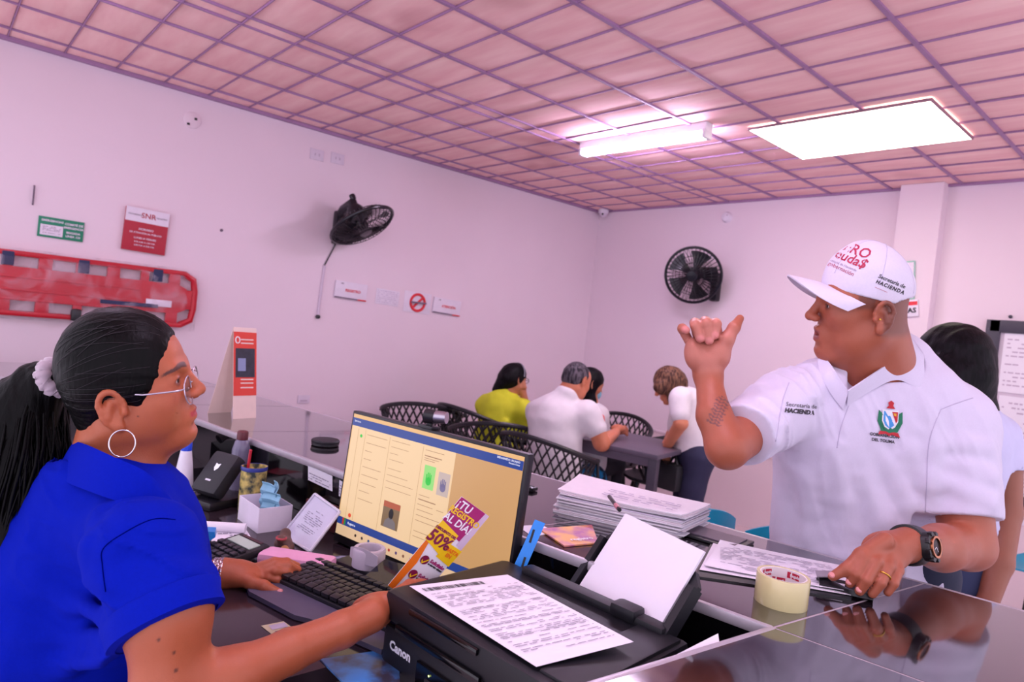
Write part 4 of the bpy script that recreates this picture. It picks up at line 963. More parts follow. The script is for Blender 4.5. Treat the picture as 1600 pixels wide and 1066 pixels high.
# printed form on the lid
c4 = [onz(640, 916, PZ1+.006), onz(838, 1042, PZ1+.006), onz(990, 1003, PZ1+.018), onz(793, 898, PZ1+.006)]
tl_, bl_, br_, tr_ = c4
t, fr, w, h = sheet('printed_form', 'white printed form with barcode lying across the printer lid', 'document', [bl_, br_, tr_, tl_], .0005)
fr = frame((0, 0, 0), (tr_-tl_)+(br_-bl_), (tl_-bl_)+(tr_-br_)); w = np.linalg.norm(tr_-tl_)*.5+np.linalg.norm(br_-bl_)*.5; h = np.linalg.norm(tl_-bl_)
c0 = (tl_+tr_+br_+bl_)/4
def bil(p):                                # print frame that follows the sheet exactly
    u = p[0]/w+.5; v = p[1]/h+.5
    q = (bl_*(1-u)+br_*u)*(1-v)+(tl_*(1-u)+tr_*u)*v; return q-c0+np.array([0, 0, p[2]+.0009])
form_print(t, bil, w, h, 44, 4, y1=.86, hgt=.28)
r = random.Random(9); bc_ = MB(); x = -.44
while x < .16:
    wd = r.uniform(.004, .014); bc_.add([bil(((x)*w, h*.40, 0)), bil(((x+wd)*w, h*.40, 0)), bil(((x+wd)*w, h*.445, 0)), bil((x*w, h*.445, 0))], [(0, 1, 2, 3)]); x += wd+r.uniform(.005, .014)
bo = bc_.build('barcode', INKD, t, smooth=0); bo['kind'] = 'stuff'
tb = MB()
for yy in (.30, .12, -.08, -.22): tb.add([bil((-.45*w, yy*h, 0)), bil((.45*w, yy*h, 0)), bil((.45*w, yy*h+.0006, 0)), bil((-.45*w, yy*h+.0006, 0))], [(0, 1, 2, 3)])
tb.build('ruled_lines', INK, t, smooth=0)['kind'] = 'stuff'
# sheet in the output slot
sheet('loose_sheet', 'white sheet corner sticking out between printer and counter', 'paper', [onz(1000, 1052, .935), onz(1050, 1042, .935), onz(1124, 1004, .945), onz(1122, 990, .95)], .0006)

# ---- monitor --------------------------------------------------------------------------------------
mTL, mTR, mBL = P(552, 641, 1.66), P(792, 703, 1.36), P(523, 845, 1.68)
mo_ = (mTL+mTR)/2
ux = mTR-mTL; ux[2] = 0; MWd = .545; ux = unit(ux); tiltm = math.radians(4); uz = unit(UPW*math.cos(tiltm)+np.cross(ux, UPW)*-math.sin(tiltm)*-1*-1)
nrm = unit(np.cross(ux, uz)); MH = .325
# frame origin: left top corner
def scr(u, v, n=0): return mTL+ux*(u*MWd)-uz*(v*MH)+nrm*n
cen = scr(.5, .5); foot = cen-nrm*.07; foot[2] = ZD
mt = thing('monitor', 'black computer monitor showing a beige web form on the desk', 'monitor', foot)
RL = lambda p: np.array(p)-foot
MB().box(RL(scr(.5, .5, -.012)), (MWd, .024, MH), R=np.stack([ux, -nrm, uz], 1), ch=.004).build('bezel', black, mt)
MB().box(RL(scr(.5, .55, -.035)), (MWd*.6, .03, MH*.5), R=np.stack([ux, -nrm, uz], 1), ch=.012).build('back_shell', black, mt)
E0, E1, F0, F1 = .012, .988, .022, .935
sc_m = mat('screen_beige', S(120, 96, 66), .3, emit=S(232, 184, 120), estr=.42, var=.0)
def SR(name, m, u0, v0, u1, v1, n, parent):
    U0, U1 = E0+(E1-E0)*u0, E0+(E1-E0)*u1; V0, V1 = F0+(F1-F0)*v0, F0+(F1-F0)*v1
    return MB().add([RL(scr(U0, V1, n)), RL(scr(U1, V1, n)), RL(scr(U1, V0, n)), RL(scr(U0, V0, n))], [(0, 1, 2, 3)]).build(name, m, parent, smooth=0)
screen = SR('screen', sc_m, 0, 0, 1, 1, .0006, mt)
def em(name, c, e): return mat(name, tuple(x*.25 for x in c[:3])+(1,), .3, emit=c, estr=e*.92, var=.0)
blue = em('screen_blue', S(44, 72, 150), .40); lineM = em('screen_line', S(190, 146, 104), .42); txtM = em('screen_text', S(170, 126, 92), .4); cream = em('screen_cream', S(240, 206, 160), .45); tan = em('screen_tan', S(214, 166, 110), .40)
SR('screen_panel', cream, .005, .095, .66, .855, .0009, screen); SR('screen_panel', tan, .66, .095, 1, .855, .0009, screen)
SR('screen_bar', blue, 0, .03, 1, .095, .0012, screen); SR('screen_bar', blue, .0, .855, 1, .915, .0012, screen); SR('screen_taskbar', em('screen_taskbar', S(236, 200, 160), .42), 0, .915, 1, 1, .0012, screen)
for u in (.05, .10, .265, .475): SR('screen_rule', lineM, u, .11, u+.0018, .85, .0013, screen)
r = random.Random(2); tx = MB()
def dash(u0, v, u1, hh=.006):
    hh *= .6
    U0, U1 = E0+(E1-E0)*u0, E0+(E1-E0)*u1; V0, V1 = F0+(F1-F0)*v, F0+(F1-F0)*(v+hh); tx.add([RL(scr(U0, V1, .0014)), RL(scr(U1, V1, .0014)), RL(scr(U1, V0, .0014)), RL(scr(U0, V0, .0014))], [(0, 1, 2, 3)])
for i in range(9): dash(.115, .14+.065*i, .115+r.uniform(.04, .14))
for i in range(8): dash(.28, .13+.05*i+(.02 if i > 3 else 0), .28+r.uniform(.03, .17), .005)
for v in (.13, .17, .19, .205, .47, .50, .54, .58, .62, .66, .74, .78): dash(.49, v, .49+r.uniform(.06, .15), .006 if v not in (.17, .50) else .012)
for v in (.54, .66, .76): dash(.60, v, .64)
tx.build('screen_lines', txtM, screen, smooth=0)['kind'] = 'stuff'
SR('screen_tile', em('screen_mint', S(150, 220, 120), .45), .50, .24, .565, .415, .0014, screen); SR('screen_tile', em('screen_lilac', S(206, 186, 176), .4), .585, .26, .65, .43, .0014, screen)
def handicon(cu, cv, m):
    mb = MB(); fr2 = lambda a, b: RL(scr(E0+(E1-E0)*(cu+a*.018), F0+(F1-F0)*(cv-b*.034), .0018))
    pts = [fr2(math.cos(a)*.9, math.sin(a)*.9-.6) for a in np.linspace(0, 6.283, 16, False)]; mb.add(pts, [tuple(range(15, -1, -1))])
    for x, l in ((-.75, .9), (-.28, 1.3), (.2, 1.25), (.66, .95)): mb.add([fr2(x-.17, -.4), fr2(x+.17, -.4), fr2(x+.15, l), fr2(x-.15, l)], [(3, 2, 1, 0)])
    mb.build('screen_hand_icon', m, screen, smooth=0)
handicon(.532, .335, em('screen_green', S(40, 190, 60), .5)); handicon(.617, .35, em('screen_violet', S(130, 120, 160), .35))
SR('screen_photo', em('photo_wall', S(150, 120, 84), .3), .29, .60, .395, .80, .0014, screen); SR('screen_photo', em('photo_warm', S(196, 96, 60), .35), .29, .60, .395, .645, .0016, screen)
mb = MB(); f3 = lambda a, b: RL(scr(E0+(E1-E0)*(.345+a*.03), F0+(F1-F0)*(.72-b*.09), .0019))
mb.add([f3(math.cos(a)*.5, math.sin(a)*.45+.35) for a in np.linspace(0, 6.283, 18, False)], [tuple(range(17, -1, -1))]); mb.build('screen_photo_head', em('photo_dark', S(40, 30, 32), .1), screen, smooth=0)
mb = MB(); mb.add([f3(-1.3, -.85), f3(-1.1, -.3), f3(-.4, 0), f3(.4, 0), f3(1.1, -.3), f3(1.3, -.85)], [(0, 1, 2, 3, 4, 5)]); mb.build('screen_photo_body', em('photo_grey', S(150, 140, 140), .25), screen, smooth=0)
def sdot(u, v, ru, m):
    rv = ru*1.62*(E1-E0)/(F1-F0); MB().add([RL(scr(E0+(E1-E0)*(u+ru*math.cos(a)), F0+(F1-F0)*(v+rv*math.sin(a)), .0019)) for a in np.linspace(0, 6.283, 14, False)], [tuple(range(13, -1, -1))]).build('screen_dot', m, screen, smooth=0)
sdot(.075, .165, .008, em('screen_green', S(40, 190, 60), .5)); sdot(.08, .82, .010, em('screen_red', S(226, 76, 52), .5))
for i, c in enumerate(((60, 40, 40), (80, 60, 60), (60, 90, 150), (200, 150, 60), (90, 120, 90), (210, 70, 60), (120, 90, 140), (160, 110, 90), (90, 80, 80), (120, 100, 90), (80, 60, 70))): sdot(.14+i*.045, .957, .007, em('task_%d' % i, S(*c), .3))
for i, c in enumerate(((200, 60, 50), (60, 140, 80))): SR('screen_logo', em('logo_%d' % i, S(*c), .4), .035+.012*i, .855, .047+.012*i, .91, .0016, screen)
def stext(s, u, v, size, m, al='LEFT'):
    text_on('lettering', s, size, m, screen, frame(RL(scr(E0+(E1-E0)*u, F0+(F1-F0)*v, .0019)), ux, uz), align=al, dz=0)
whm = em('screen_white', S(235, 232, 240), .7)
stext('Servicios', .015, .055, .0065, whm); stext('BIENVENIDO USUARIO', .985, .045, .0058, whm, 'RIGHT'); stext('Notaría Única', .985, .064, .005, whm, 'RIGHT'); stext('Registro', .075, .885, .0085, whm)
# stand
nk = MB(); nk.box(RL(foot+UPW*.12+nrm*.02), (.06, .03, .24), R=np.stack([ux, -nrm, UPW], 1), ch=.008); nk.build('stand_neck', black, mt)
MB().box((0, 0, .006), (.24, .18, .012), R=np.stack([ux, -nrm, UPW], 1), ch=.005).build('stand_base', black, mt)
# webcam on top of the monitor
wc0 = scr(.475, 0, -.008)
wt = thing('webcam', 'small black webcam clipped on top of the monitor', 'webcam', wc0)
MB().box((0, 0, .004), (.045, .03, .008), R=np.stack([ux, -nrm, uz], 1), ch=.003).build('clip', black, wt); MB().cyl((0, 0, .006), (0, 0, .016), .007, n=10).build('neck', black, wt)
wa = unit(-_r3*.55-_f2*.75*0-nrm*0-ux*.35); wa = unit(-ux*.9+nrm*.35)
MB().cyl(np.array([0, 0, .028])+wa*.012, np.array([0, 0, .028])+wa*-.012, .0165, n=22).build('camera_head', black, wt)
MB().cyl(np.array([0, 0, .029])-wa*.012, np.array([0, 0, .031])-wa*.040, .0145, .0135, n=20).build('camera_barrel', mat('brushed_silver', S(190, 184, 196), .3, metal=1), wt)

# ---- keyboard --------------------------------------------------------------------------------------
ka = onz(432, 893, ZD); kb = onz(700, 1002, ZD+.0); kdir = unit(onz(662, 946, ZD)-onz(498, 878, ZD)); kang = math.atan2(kdir[1], kdir[0])
kR = rotm('Z', kang); ko = onz(498, 886, ZD)
kt = thing('keyboard', 'black mechanical keyboard with grey wrist rest on the desk', 'keyboard', ko, kang)
KL, KW = .37, .135
MB().box((KL/2, -KW/2, .010), (KL, KW, .016), ch=.004).build('case', black_m, kt)
MB().prism([(0, -KW), (KL, -KW), (KL+.0, -KW-.05), (.20, -KW-.06), (.17, -KW-.07), (.03, -KW-.066), (0, -KW-.05)], .002, .011).build('wrist_rest', mat('wrist_rest_grey', S(88, 82, 104), .45), kt)
kc = MB().box((0, 0, 0), (.0168, .0172, .009), ch=.0022).build('key', mat('keycap', S(30, 27, 33), .38), kt); kmesh = kc.data
km2 = {}
first = True
for row in range(6):
    x = .012; 
    while x < KL-.014:
        wk = .0195
        if row == 5 and .085 < x < .1: wk = .105
        if row in (3, 4) and x < .02: wk = .034
        if row == 5: wk = max(wk, .0235)
        x2 = min(x+wk, KL-.010)
        if wk == .0195:
            if first: o = kc; first = False
            else: o = bpy.data.objects.new('key', kmesh); COL.objects.link(o); o.parent = kt
        else:
            q = round(wk, 4)
            if q not in km2: km2[q] = MB().box((0, 0, 0), (wk-.0025, .0172, .009), ch=.0022).build('key', MATS['keycap'], kt); o = km2[q]
            else: o = bpy.data.objects.new('key', km2[q].data); COL.objects.link(o); o.parent = kt
        o.location = ((x+x+wk)/2, -.018-.0202*row-(.004 if row else 0), .0225+.001*abs(row-2)); o.rotation_euler = (0.05*(row-2.5), 0, 0)
        x += wk
# ---- woman's side: card, mouse pad, phone -----------------------------------------------------------
t, fr, w, h = sheet('identity_card', 'yellowish identity card lying flat on the desk below the keyboard', 'card', [onz(437, 1001, ZD+.001), onz(474, 993, ZD+.001), onz(443, 971, ZD+.001), onz(408, 978, ZD+.001)], .0008, mat('card_cream', S(222, 212, 170), .35, var=.2, scale=60))
rect(t, fr, 'card_photo', mat('card_photo', S(86, 70, 110), .4), -w*.3, -h*.35, w*.25, h*.02); rect(t, fr, 'card_band', mat('card_band', S(190, 180, 200), .4), -w*.35, h*.12, w*.35, h*.4)
t, fr, w, h = sheet('mouse_pad', 'glossy picture mouse pad with blue sky beside the printer', 'mouse pad', [onz(560, 1090, ZD+.002), onz(625, 1066, ZD+.002), onz(622, 1012, ZD+.002), onz(500, 1030, ZD+.002)], .003, mat('mouse_pad_print', S(70, 140, 215), .3, var=.4, scale=14, col2=S(60, 54, 70)))
ph = onz(592, 925, ZD); t = thing('smartphone', 'black smartphone lying beside the keyboard under the monitor', 'phone', ph+np.array([0, 0, .0]), kang+.2)
MB().box((0, 0, .022), (.075, .15, .009), R=rotm('X', .18), ch=.003).build('case', black, t); MB().box((0, .0, .0268), (.068, .142, .001), R=rotm('X', .18)).build('screen', mat('phone_glass', S(18, 18, 34), .06), t); MB().box((0, .055, .009), (.06, .02, .018), ch=.003).build('phone_rest', black, t)
# grey tape dispenser / strap on a black base
tp = onz(574, 893, ZD); t = thing('tape_dispenser', 'grey roll of tape on a small black dispenser in front of the monitor', 'tape dispenser', tp, kang)
MB().box((-.005, 0, .008), (.14, .065, .012), ch=.006).build('base', black, t)
MB().lathe([(.025, .014), (.036, .014), (.0365, .05), (.034, .054), (.026, .054), (.025, .05), (.025, .014)], 26, c=(.0, 0, 0), close=False).build('tape_roll', mat('grey_tape', S(196, 184, 198), .5), t)
MB().grid(lambda u, v: np.array([-.034+.085*u, -.025-.006*math.sin(u*3), .030+.022*v+.012*math.sin(u*3.1)*(v-.2)]), 12, 5, .0012).build('tape_tail', MATS['grey_tape'], t)
MB().tube([(.04, .01, .02), (.07, .0, .008), (.10, .02, .016), (.12, .05, .008)], .0016, 6).build('cable', black, t)
sheet('desk_paper', 'pale blue-grey printed sheet under the tape dispenser', 'paper', [onz(545, 915, ZD+.001), onz(640, 925, ZD+.001), onz(560, 868, ZD+.001), onz(470, 870, ZD+.001)], .0006, mat('paper_bluegrey', S(150, 150, 180), .7, var=.35, scale=70, col2=S(70, 70, 100)))
# pink case
pk = (onz(405, 885, ZD)+onz(500, 895, ZD))/2; pd = onz(500, 893, ZD)-onz(405, 878, ZD); t = MB().box((0, 0, .014), (.165, .06, .028), ch=.012).build('pencil_case', mat('pink_case', S(236, 170, 206), .45), None, pk+np.array([-.01, .02, 0]), math.atan2(pd[1], pd[0]))
tag(t, 'smooth pink oblong case lying beside the calculator', 'case')
# calculator
ca = onz(352, 866, ZD+.012); t = thing('calculator', 'black desk calculator with pale display near her wrist', 'calculator', ca-np.array([0, 0, .012]), kang-.05)
RC = rotm('X', .12)
MB().box((0, 0, .014), (.11, .15, .018), R=RC, ch=.004).build('body', black_m, t); MB().box((.0, .043, .0295), (.085, .028, .002), R=RC).build('display', mat('lcd', S(184, 204, 190), .25), t); MB().box((.0, .066, .031), (.07, .008, .002), R=RC).build('solar_strip', mat('solar', S(60, 24, 34), .2), t)
for i in range(5):
    for j in range(5):
        if j < 4 or i > -1: MB().box(RC@np.array([-.04+.02*i, .015-.0195*j, .0145])+np.array([0, 0, .012]), (.015, .013, .006), R=RC, ch=.002).build('key', mat('calc_key', S(50, 46, 56), .4), t)
# papers on the left of the desk
def flat(label, c4, seed=None, rows=14, m=None, z=.0012, nm='document', curl=0.0):
    t, fr, w, h = sheet(nm, label, 'paper', [onz(*p, ZD+z) for p in c4], .0006, m, curl=curl)
    if seed is not None: form_print(t, lambda p: fr((p[0], p[1], p[2]+.0008)), w, h, rows, seed)
    return t
flat('white sheet with small print under the blue stapler', [(322, 872), (408, 865), (380, 820), (300, 822)], 11, 12)
flat('large white sheets beside the glue bottle at the left of the desk', [(250, 830), (315, 815), (290, 770), (240, 750)], 12, 14, z=.0016)
flat('small yellow note on the white sheets near her shoulder', [(262, 803), (284, 800), (272, 792), (252, 794)], None, m=mat('note_yellow', S(236, 226, 150), .7), z=.004)
flat('red edged folder behind the glue bottle', [(236, 765), (286, 760), (280, 752), (240, 752)], None, m=mat('folder_red', S(190, 30, 70), .5), z=.0025)
# rolled sheet edge
a = onz(318, 822, ZD+.012); b = onz(384, 826, ZD+.012); tag(MB().tube([a*(1-u)+b*u-(a+b)/2 for u in np.linspace(0, 1, 6)], .012, 14).build('paper_roll', white_paper(), None, (a+b)/2, smooth=60), 'rolled white paper edge lying on the printed sheet', 'paper')
# blue stapler
sa = onz(270, 832, ZD+.05); sb = onz(328, 832, ZD+.05); sx = unit((sb-sa)*np.array([1, 1, 0])); st_o = onz(318, 866, ZD); st_o = np.array([sb[0]-sx[0]*.055, sb[1]-sx[1]*.055, ZD])
t = thing('stapler', 'bright blue and black stapler standing on the sheets', 'stapler', st_o, math.atan2(sx[1], sx[0]))
MB().prism([(-.075, .030), (.06, .038), (.068, .044), (.066, .056), (.0, .060), (-.075, .048)], -.016, .016, fr=lambda p: np.array([p[0], p[2], p[1]])).build('arm', mat('stapler_blue', S(36, 140, 226), .3), t)
MB().prism([(-.07, .018), (.06, .026), (.06, .034), (-.07, .028)], -.013, .013, fr=lambda p: np.array([p[0], p[2], p[1]])).build('magazine', mat('silver', S(220, 215, 222), .18, metal=1), t)
MB().box((0, 0, .008), (.15, .036, .012), ch=.005).build('base', black, t); MB().box((-.06, 0, .022), (.03, .028, .03), ch=.004).build('pivot', black, t)
# glue bottle
gb = onz(284, 778, ZD); gh = .165; t = thing('glue_bottle', 'white bottle with blue cap on the desk behind her chin', 'bottle', gb)
MB().lathe([(.024, 0), (.026, .004), (.0255, .05), (.021, .09), (.016, .125), (.0145, .135)], 22).build('body', mat('white_plastic', S(236, 232, 242), .35), t); MB().lathe([(.0145, .135), (.0148, .136), (.014, .158), (.010, .163)], 20).build('cap', mat('cap_blue', S(34, 76, 220), .35), t)
MB().grid(lambda u, v: np.array([.0262*math.cos(3.6+1.9*u), .0262*math.sin(3.6+1.9*u), .02+.05*v]), 10, 4).build('bottle_label', mat('bottle_label', S(60, 170, 220), .4, var=.5, scale=60, col2=S(225, 130, 170)), t)
# black hole punch (tilted body on a base)
hp = onz(322, 790, ZD); hu = kang+.1; t = thing('hole_punch', 'large black hole punch with silver logo on the desk', 'hole punch', hp, hu)
RH = rotm('X', math.radians(38)); MB().box((0, .03, .012), (.115, .13, .024), ch=.008).build('base', black, t)
MB().box((.005, .028, .082), (.098, .125, .042), R=rotm('X', math.radians(52))@np.eye(3), ch=.014).build('lever', black_m, t)
lf = frame(np.array([.005, .028, .082])+rotm('X', math.radians(52))@np.array([0, 0, .0215]), (1, 0, 0), rotm('X', math.radians(52))@np.array([0, 1, 0]))
MB().add([lf((x, y, .0006)) for x, y in ((-.009, .024), (0, .021), (.009, .024), (.008, .010), (0, .0), (-.008, .010))], [(0, 1, 2, 3, 4, 5)]).build('logo', mat('silver', S(220, 215, 222), .18, metal=1), t, smooth=0)
rect(t, lf, 'logo_strip', mat('logo_white', S(228, 226, 236), .4), -.010, -.030, .010, -.025, .0006)
# brown capped jar, red pen, tin can with pens
jb = onz(326, 770, ZD); t = thing('jar', 'clear jar with maroon cap behind the hole punch', 'jar', jb+np.array([-.02, .09, 0])); MB().lathe([(.026, 0), (.027, .12), (.02, .145), (.015, .15)], 20).build('body', mat('smoky_plastic', S(120, 116, 140), .15), t); MB().lathe([(.0155, .15), (.0165, .151), (.0165, .172), (.014, .176)], 18).build('cap', mat('maroon_cap', S(96, 28, 40), .4), t)
cb = onz(362, 800, ZD)+np.array([.0, .05, 0]); t = thing('pen_can', 'tin can with yellow floral label used as pen cup', 'can', cb); MB().lathe([(.033, 0), (.034, .002), (.034, .118), (.035, .121), (.032, .121), (.0315, .01), (.001, .008)], 24, close=False).build('can', mat('can_label', S(226, 204, 120), .35, var=.6, scale=42, col2=S(60, 70, 66)), t); MB().lathe([(.0345, .112), (.0352, .114), (.0352, .121), (.0345, .123)], 24, close=False).build('rim', mat('rim_blue', S(60, 70, 150), .3), t)
t = MB().cyl((0, 0, 0), (.012, .004, .15), .0042, n=8).build('pen', mat('red_pen', S(196, 40, 60), .35), None, cb+np.array([-.035, -.01, .012])); tag(t, 'red pen standing beside the tin can', 'pen')
# white tissue box with blue masks
bxo = onz(392, 822, ZD)+np.array([-.005, .035, 0]); bang = kang-.25; t = thing('mask_box', 'open white cardboard box on the desk', 'box', bxo, bang); bm_ = mat('white_card', S(236, 228, 242), .7)
bw, bd, bh = .13, .085, .062
for x, y, w, d in ((0, -bd/2, bw, .002), (0, bd/2, bw, .002), (-bw/2, 0, .002, bd), (bw/2, 0, .002, bd)): MB().box((x, y, bh/2), (w, d, bh)).build('side', bm_, t)
MB().box((0, 0, .002), (bw, bd, .003)).build('bottom', bm_, t)
mm = mat('mask_blue', S(150, 206, 232), .7, var=.2, scale=30)
for i, (x, y, a_, hh) in enumerate(((.005, .0, .25, .10), (.022, .012, -.2, .105), (.038, -.004, .5, .085), (-.02, .01, .1, .07))):
    o = MB().grid(lambda u, v: np.array([(u-.5)*.055, .0035*math.sin(v*22)+.004*math.sin(u*4), .006+v*hh]), 10, 16, .0015).build('face_mask', mm, None, bxo+np.array([math.cos(bang)*x-math.sin(bang)*y, math.sin(bang)*x+math.cos(bang)*y, 0]), bang+a_)
    tag(o, ['blue pleated face mask leaning in the front of the white box', 'tallest blue pleated face mask in the white box', 'rightmost blue pleated face mask in the white box', 'low blue pleated face mask at the left of the white box'][i], 'face mask', 'face masks in the white box')
# acrylic holder with a document, leaning against the counter face
hA, hB, hC, hD = onz(442, 835, ZD+.005), onz(484, 862, ZD+.005), P(531, 800, 1.62), P(492, 772, 1.68)
t, fr, w, h = sheet('document_holder', 'clear acrylic holder with a printed page leaning against the counter', 'holder', [hA, hB, hC, hD], .006, mat('acrylic_page', S(196, 192, 214), .15, coat=.6))
form_print(t, lambda p: fr((p[0], p[1], p[2]+.0006)), w, h, 12, 21, x0=.2, x1=.8, y0=.25, y1=.75)
for q0, q1 in ((hA, hB), (hB, hC), (hC, hD), (hD, hA)): MB().tube([q0-(hA+hB+hC+hD)/4, q1-(hA+hB+hC+hD)/4], .0035, 6).build('edge', mat('acrylic_edge', S(215, 212, 226), .15), t)
# small brown figurine
fg = onz(443, 860, ZD); Dg = Sdf()
for c, r_ in (((0, 0, .018), .018), ((.018, .004, .013), .013), ((-.012, .006, .035), .013), ((-.016, -.006, .012), .011), ((.036, -.004, .009), .0085), ((.008, -.012, .03), .010)): Dg.ell(fg+np.array(c), r_, None, .008)
V, Q = Dg.mesh(.0025); fo = np_mesh('figurine', V, Q, mat('figurine_brown', S(120, 84, 74), .6, var=.4, scale=60), None, fg); tag(fo, 'small brown animal figurine in front of the acrylic holder', 'figurine')
MB().cyl((.026, -.01, .012), (.062, -.016, .010), .010, n=12).build('log', mat('log_tan', S(170, 120, 70), .6), fo); MB().tube([(.008+.012*math.cos(a), -.012+.010*math.sin(a), .033) for a in np.linspace(0, 6.28, 14, False)], .0028, 6, True).build('scarf', mat('scarf_red', S(170, 60, 70), .6), fo)
# red binder spine deep on the desk
t = MB().box((0, 0, .03), (.20, .035, .06), ch=.006).build('red_box', mat('dark_red_box', S(90, 16, 26), .3), None, onz(520, 838, ZD)+np.array([-.05, .02, 0]), CA); tag(t, 'dark red glossy box behind the acrylic holder', 'box')
# black telephone behind her chin
t = thing('desk_phone', 'black telephone standing at the far left of the desk', 'telephone', onz(262, 752, ZD)+np.array([-.1, .02, 0]), CA); MB().prism([(-.09, 0), (.09, 0), (.09, .03), (-.09, .07)], -.08, .08, fr=lambda p: np.array([p[0], p[2], p[1]])).build('body', black, t); MB().tube([(-.05, -.075, .085), (-.05, -.05, .098), (-.05, .05, .098), (-.05, .075, .085)], [.022, .018, .018, .022], 12, flat=.7).build('handset', black, t)
# stickers on the counter's inner face
def face_pt(x, y): 
    # intersect pixel ray with inner face plane y = inn(x)
    d = ray(x, y); s_ = 0.163; t_ = (1.035+s_*0.475-CAM[1]+s_*CAM[0])/(d[1]-s_*d[0]); p = CAM+d*t_; return p-np.array([-s_, 1, 0])*.0015*1.0/np.sqrt(1+s_*s_)
for nm, cs, lb, sd in (('paper_label', ((482, 750), (520, 768), (520, 744), (482, 727)), 'larger white printed label stuck on the dark counter face', 31), ('paper_label', ((530, 775), (540, 780), (540, 755), (531, 750)), 'small white label stuck on the counter face beside the monitor', 32)):
    t, fr, w, h = sheet(nm, lb, 'label', [face_pt(*p) for p in cs], .0004); form_print(t, lambda p: fr((p[0], p[1], p[2]+.0006)), w, h, 5, sd)
# ---- flyer held by the clerk ------------------------------------------------------------------------
fA = P(606, 915, 1.20); _fu = unit(P(655, 944, 1.235)-fA); _fv = P(726, 763, 1.215)-fA; _fl = np.linalg.norm(_fv); _fv = unit(_fv-_fu*np.dot(_fu, _fv)); fB = fA+_fu*.074; fC = fB+_fv*.205; fD = fA+_fv*.205
ft, fr, fw_, fh_ = sheet('flyer', 'colourful purple, yellow and white flyer held up in front of the monitor', 'flyer', [fA, fB, fC, fD], .0008)
def FQ(name, m, pts, dz=.0010): MB().add([fr((x*fw_-fw_/2, y*fh_-fh_/2, dz)) for x, y in pts], [tuple(range(len(pts)))]).build(name, m, ft, smooth=0)
pur = mat('flyer_magenta', S(168, 24, 110), .4); yel = mat('flyer_yellow', S(250, 206, 20), .4); ora = mat('flyer_orange', S(244, 122, 30), .4); whp = mat('flyer_white', S(244, 240, 246), .5); mar = mat('flyer_maroon', S(130, 20, 70), .4)
FQ('flyer_panel', pur, [(.0, .70), (.78, .66), (.86, 1), (0, 1)]); FQ('flyer_panel', mat('flyer_pale', S(214, 190, 214), .4), [(.78, .62), (1, .60), (1, 1), (.86, 1)], .0009)
FQ('flyer_panel', ora, [(0, 0), (.18, 0), (.22, .30), (.05, .62), (0, .62)]); FQ('flyer_badge', yel, [(-.06, .52), (.62, .46), (.66, .70), (.0, .74)], .0014); FQ('flyer_badge', yel, [(.52, .44), (1.02, .42), (1.04, .60), (.60, .60)], .0012)
def ftxt(s, x, y, size, m, dz=.0018, bold=.0005): text_on('lettering', s, size, m, ft, lambda p: fr((p[0]+x*fw_-fw_/2, p[1]+y*fh_-fh_/2, dz)), bold=bold, dz=0)
ftxt('¡TU', .25, .94, .022, whp); ftxt('REGISTRO', .44, .865, .0165, yel); ftxt('AL DÍA!', .40, .785, .020, whp); ftxt('50%', .30, .575, .032, mar, .0022, .0010); ftxt('DESCUENTO DEL', .30, .665, .0065, mar, .0022); ftxt('HASTA', .80, .55, .010, ora, .0022); ftxt('EN', .80, .50, .010, ora, .0022)
for y in (.36, .20):
    cpt = [(.34+.12*math.cos(a), y+.12*fw_/fh_*math.sin(a)) for a in np.linspace(0, 6.283, 20, False)]; FQ('flyer_dot', mar, cpt, .0014)
    FQ('flyer_tick', yel, [(.27, y), (.32, y-.022), (.43, y+.03), (.43, y+.012), (.32, y-.042), (.27, y-.02)], .0020); ftxt('Solicítalo', .72, y+.02, .0095, pur, .0014); ftxt('en nuestras oficinas', .72, y-.012, .0045, INKD, .0014)
FQ('flyer_strip', yel, [(.28, .07), (.66, .06), (.66, .085), (.28, .095)], .0014)
mb = MB()
for i in range(4): mb.add([fr((x*fw_-fw_/2, y*fh_-fh_/2, .0013)) for x, y in ((.28, .045-.012*i), (.8, .045-.012*i), (.8, .05-.012*i), (.28, .05-.012*i))], [(0, 1, 2, 3)])
mb.build('print', INK, ft, smooth=0)['kind'] = 'stuff'
# ---- blue ruler-like strap standing behind the printer
bA, bB, bC, bD = P(795, 902, 1.30), P(813, 908, 1.30), P(852, 818, 1.33), P(836, 812, 1.33)
t, fr, w, h = sheet('blue_clip', 'bright blue plastic strip standing up behind the printer', 'clip', [bA, bB, bC, bD], .003, mat('blue_strip', S(30, 140, 236), .35))
for y0, y1 in ((-.38, -.12), (.12, .34)): rect(t, fr, 'slot', black_m, -w*.10, h*y0, w*.10, h*y1, .0008)
# ---- on the counter ---------------------------------------------------------------------------------
def oc(x, y, z=0.0): return onz(x, y, ZT+z)
# stack of files
rs = random.Random(4); base4 = [oc(868, 800), oc(1062, 843), oc(1105, 822), oc(900, 772)]
cst = sum(base4)/4
for i in range(15):
    z = .0035*i; dx = np.array([rs.uniform(-.006, .006), rs.uniform(-.006, .006), z]); c4 = [p+dx+np.array([0, 0, .002]) for p in base4]
    a_ = rs.uniform(-.03, .03); c4 = [cst+dx*0+rotm('Z', a_)@(p-cst) for p in c4]
    col = [S(238, 232, 240), S(226, 214, 222), S(236, 230, 238), S(214, 206, 222)][i % 4]
    t, fr, w, h = sheet('file_sheets', 'white bundle of papers on the counter, top of the stack' if i == 14 else ('bottom bundle of papers in the white stack on the counter' if i == 0 else 'bundle of papers inside the white stack on the counter'), 'paper', c4, .0028, mat('file_%d' % (i % 4), col, .8, var=.04), curl=.0 if i < 12 else .012, group='stack of papers on the counter')
    top4, topfr, topw, toph = c4, fr, w, h; topt = t
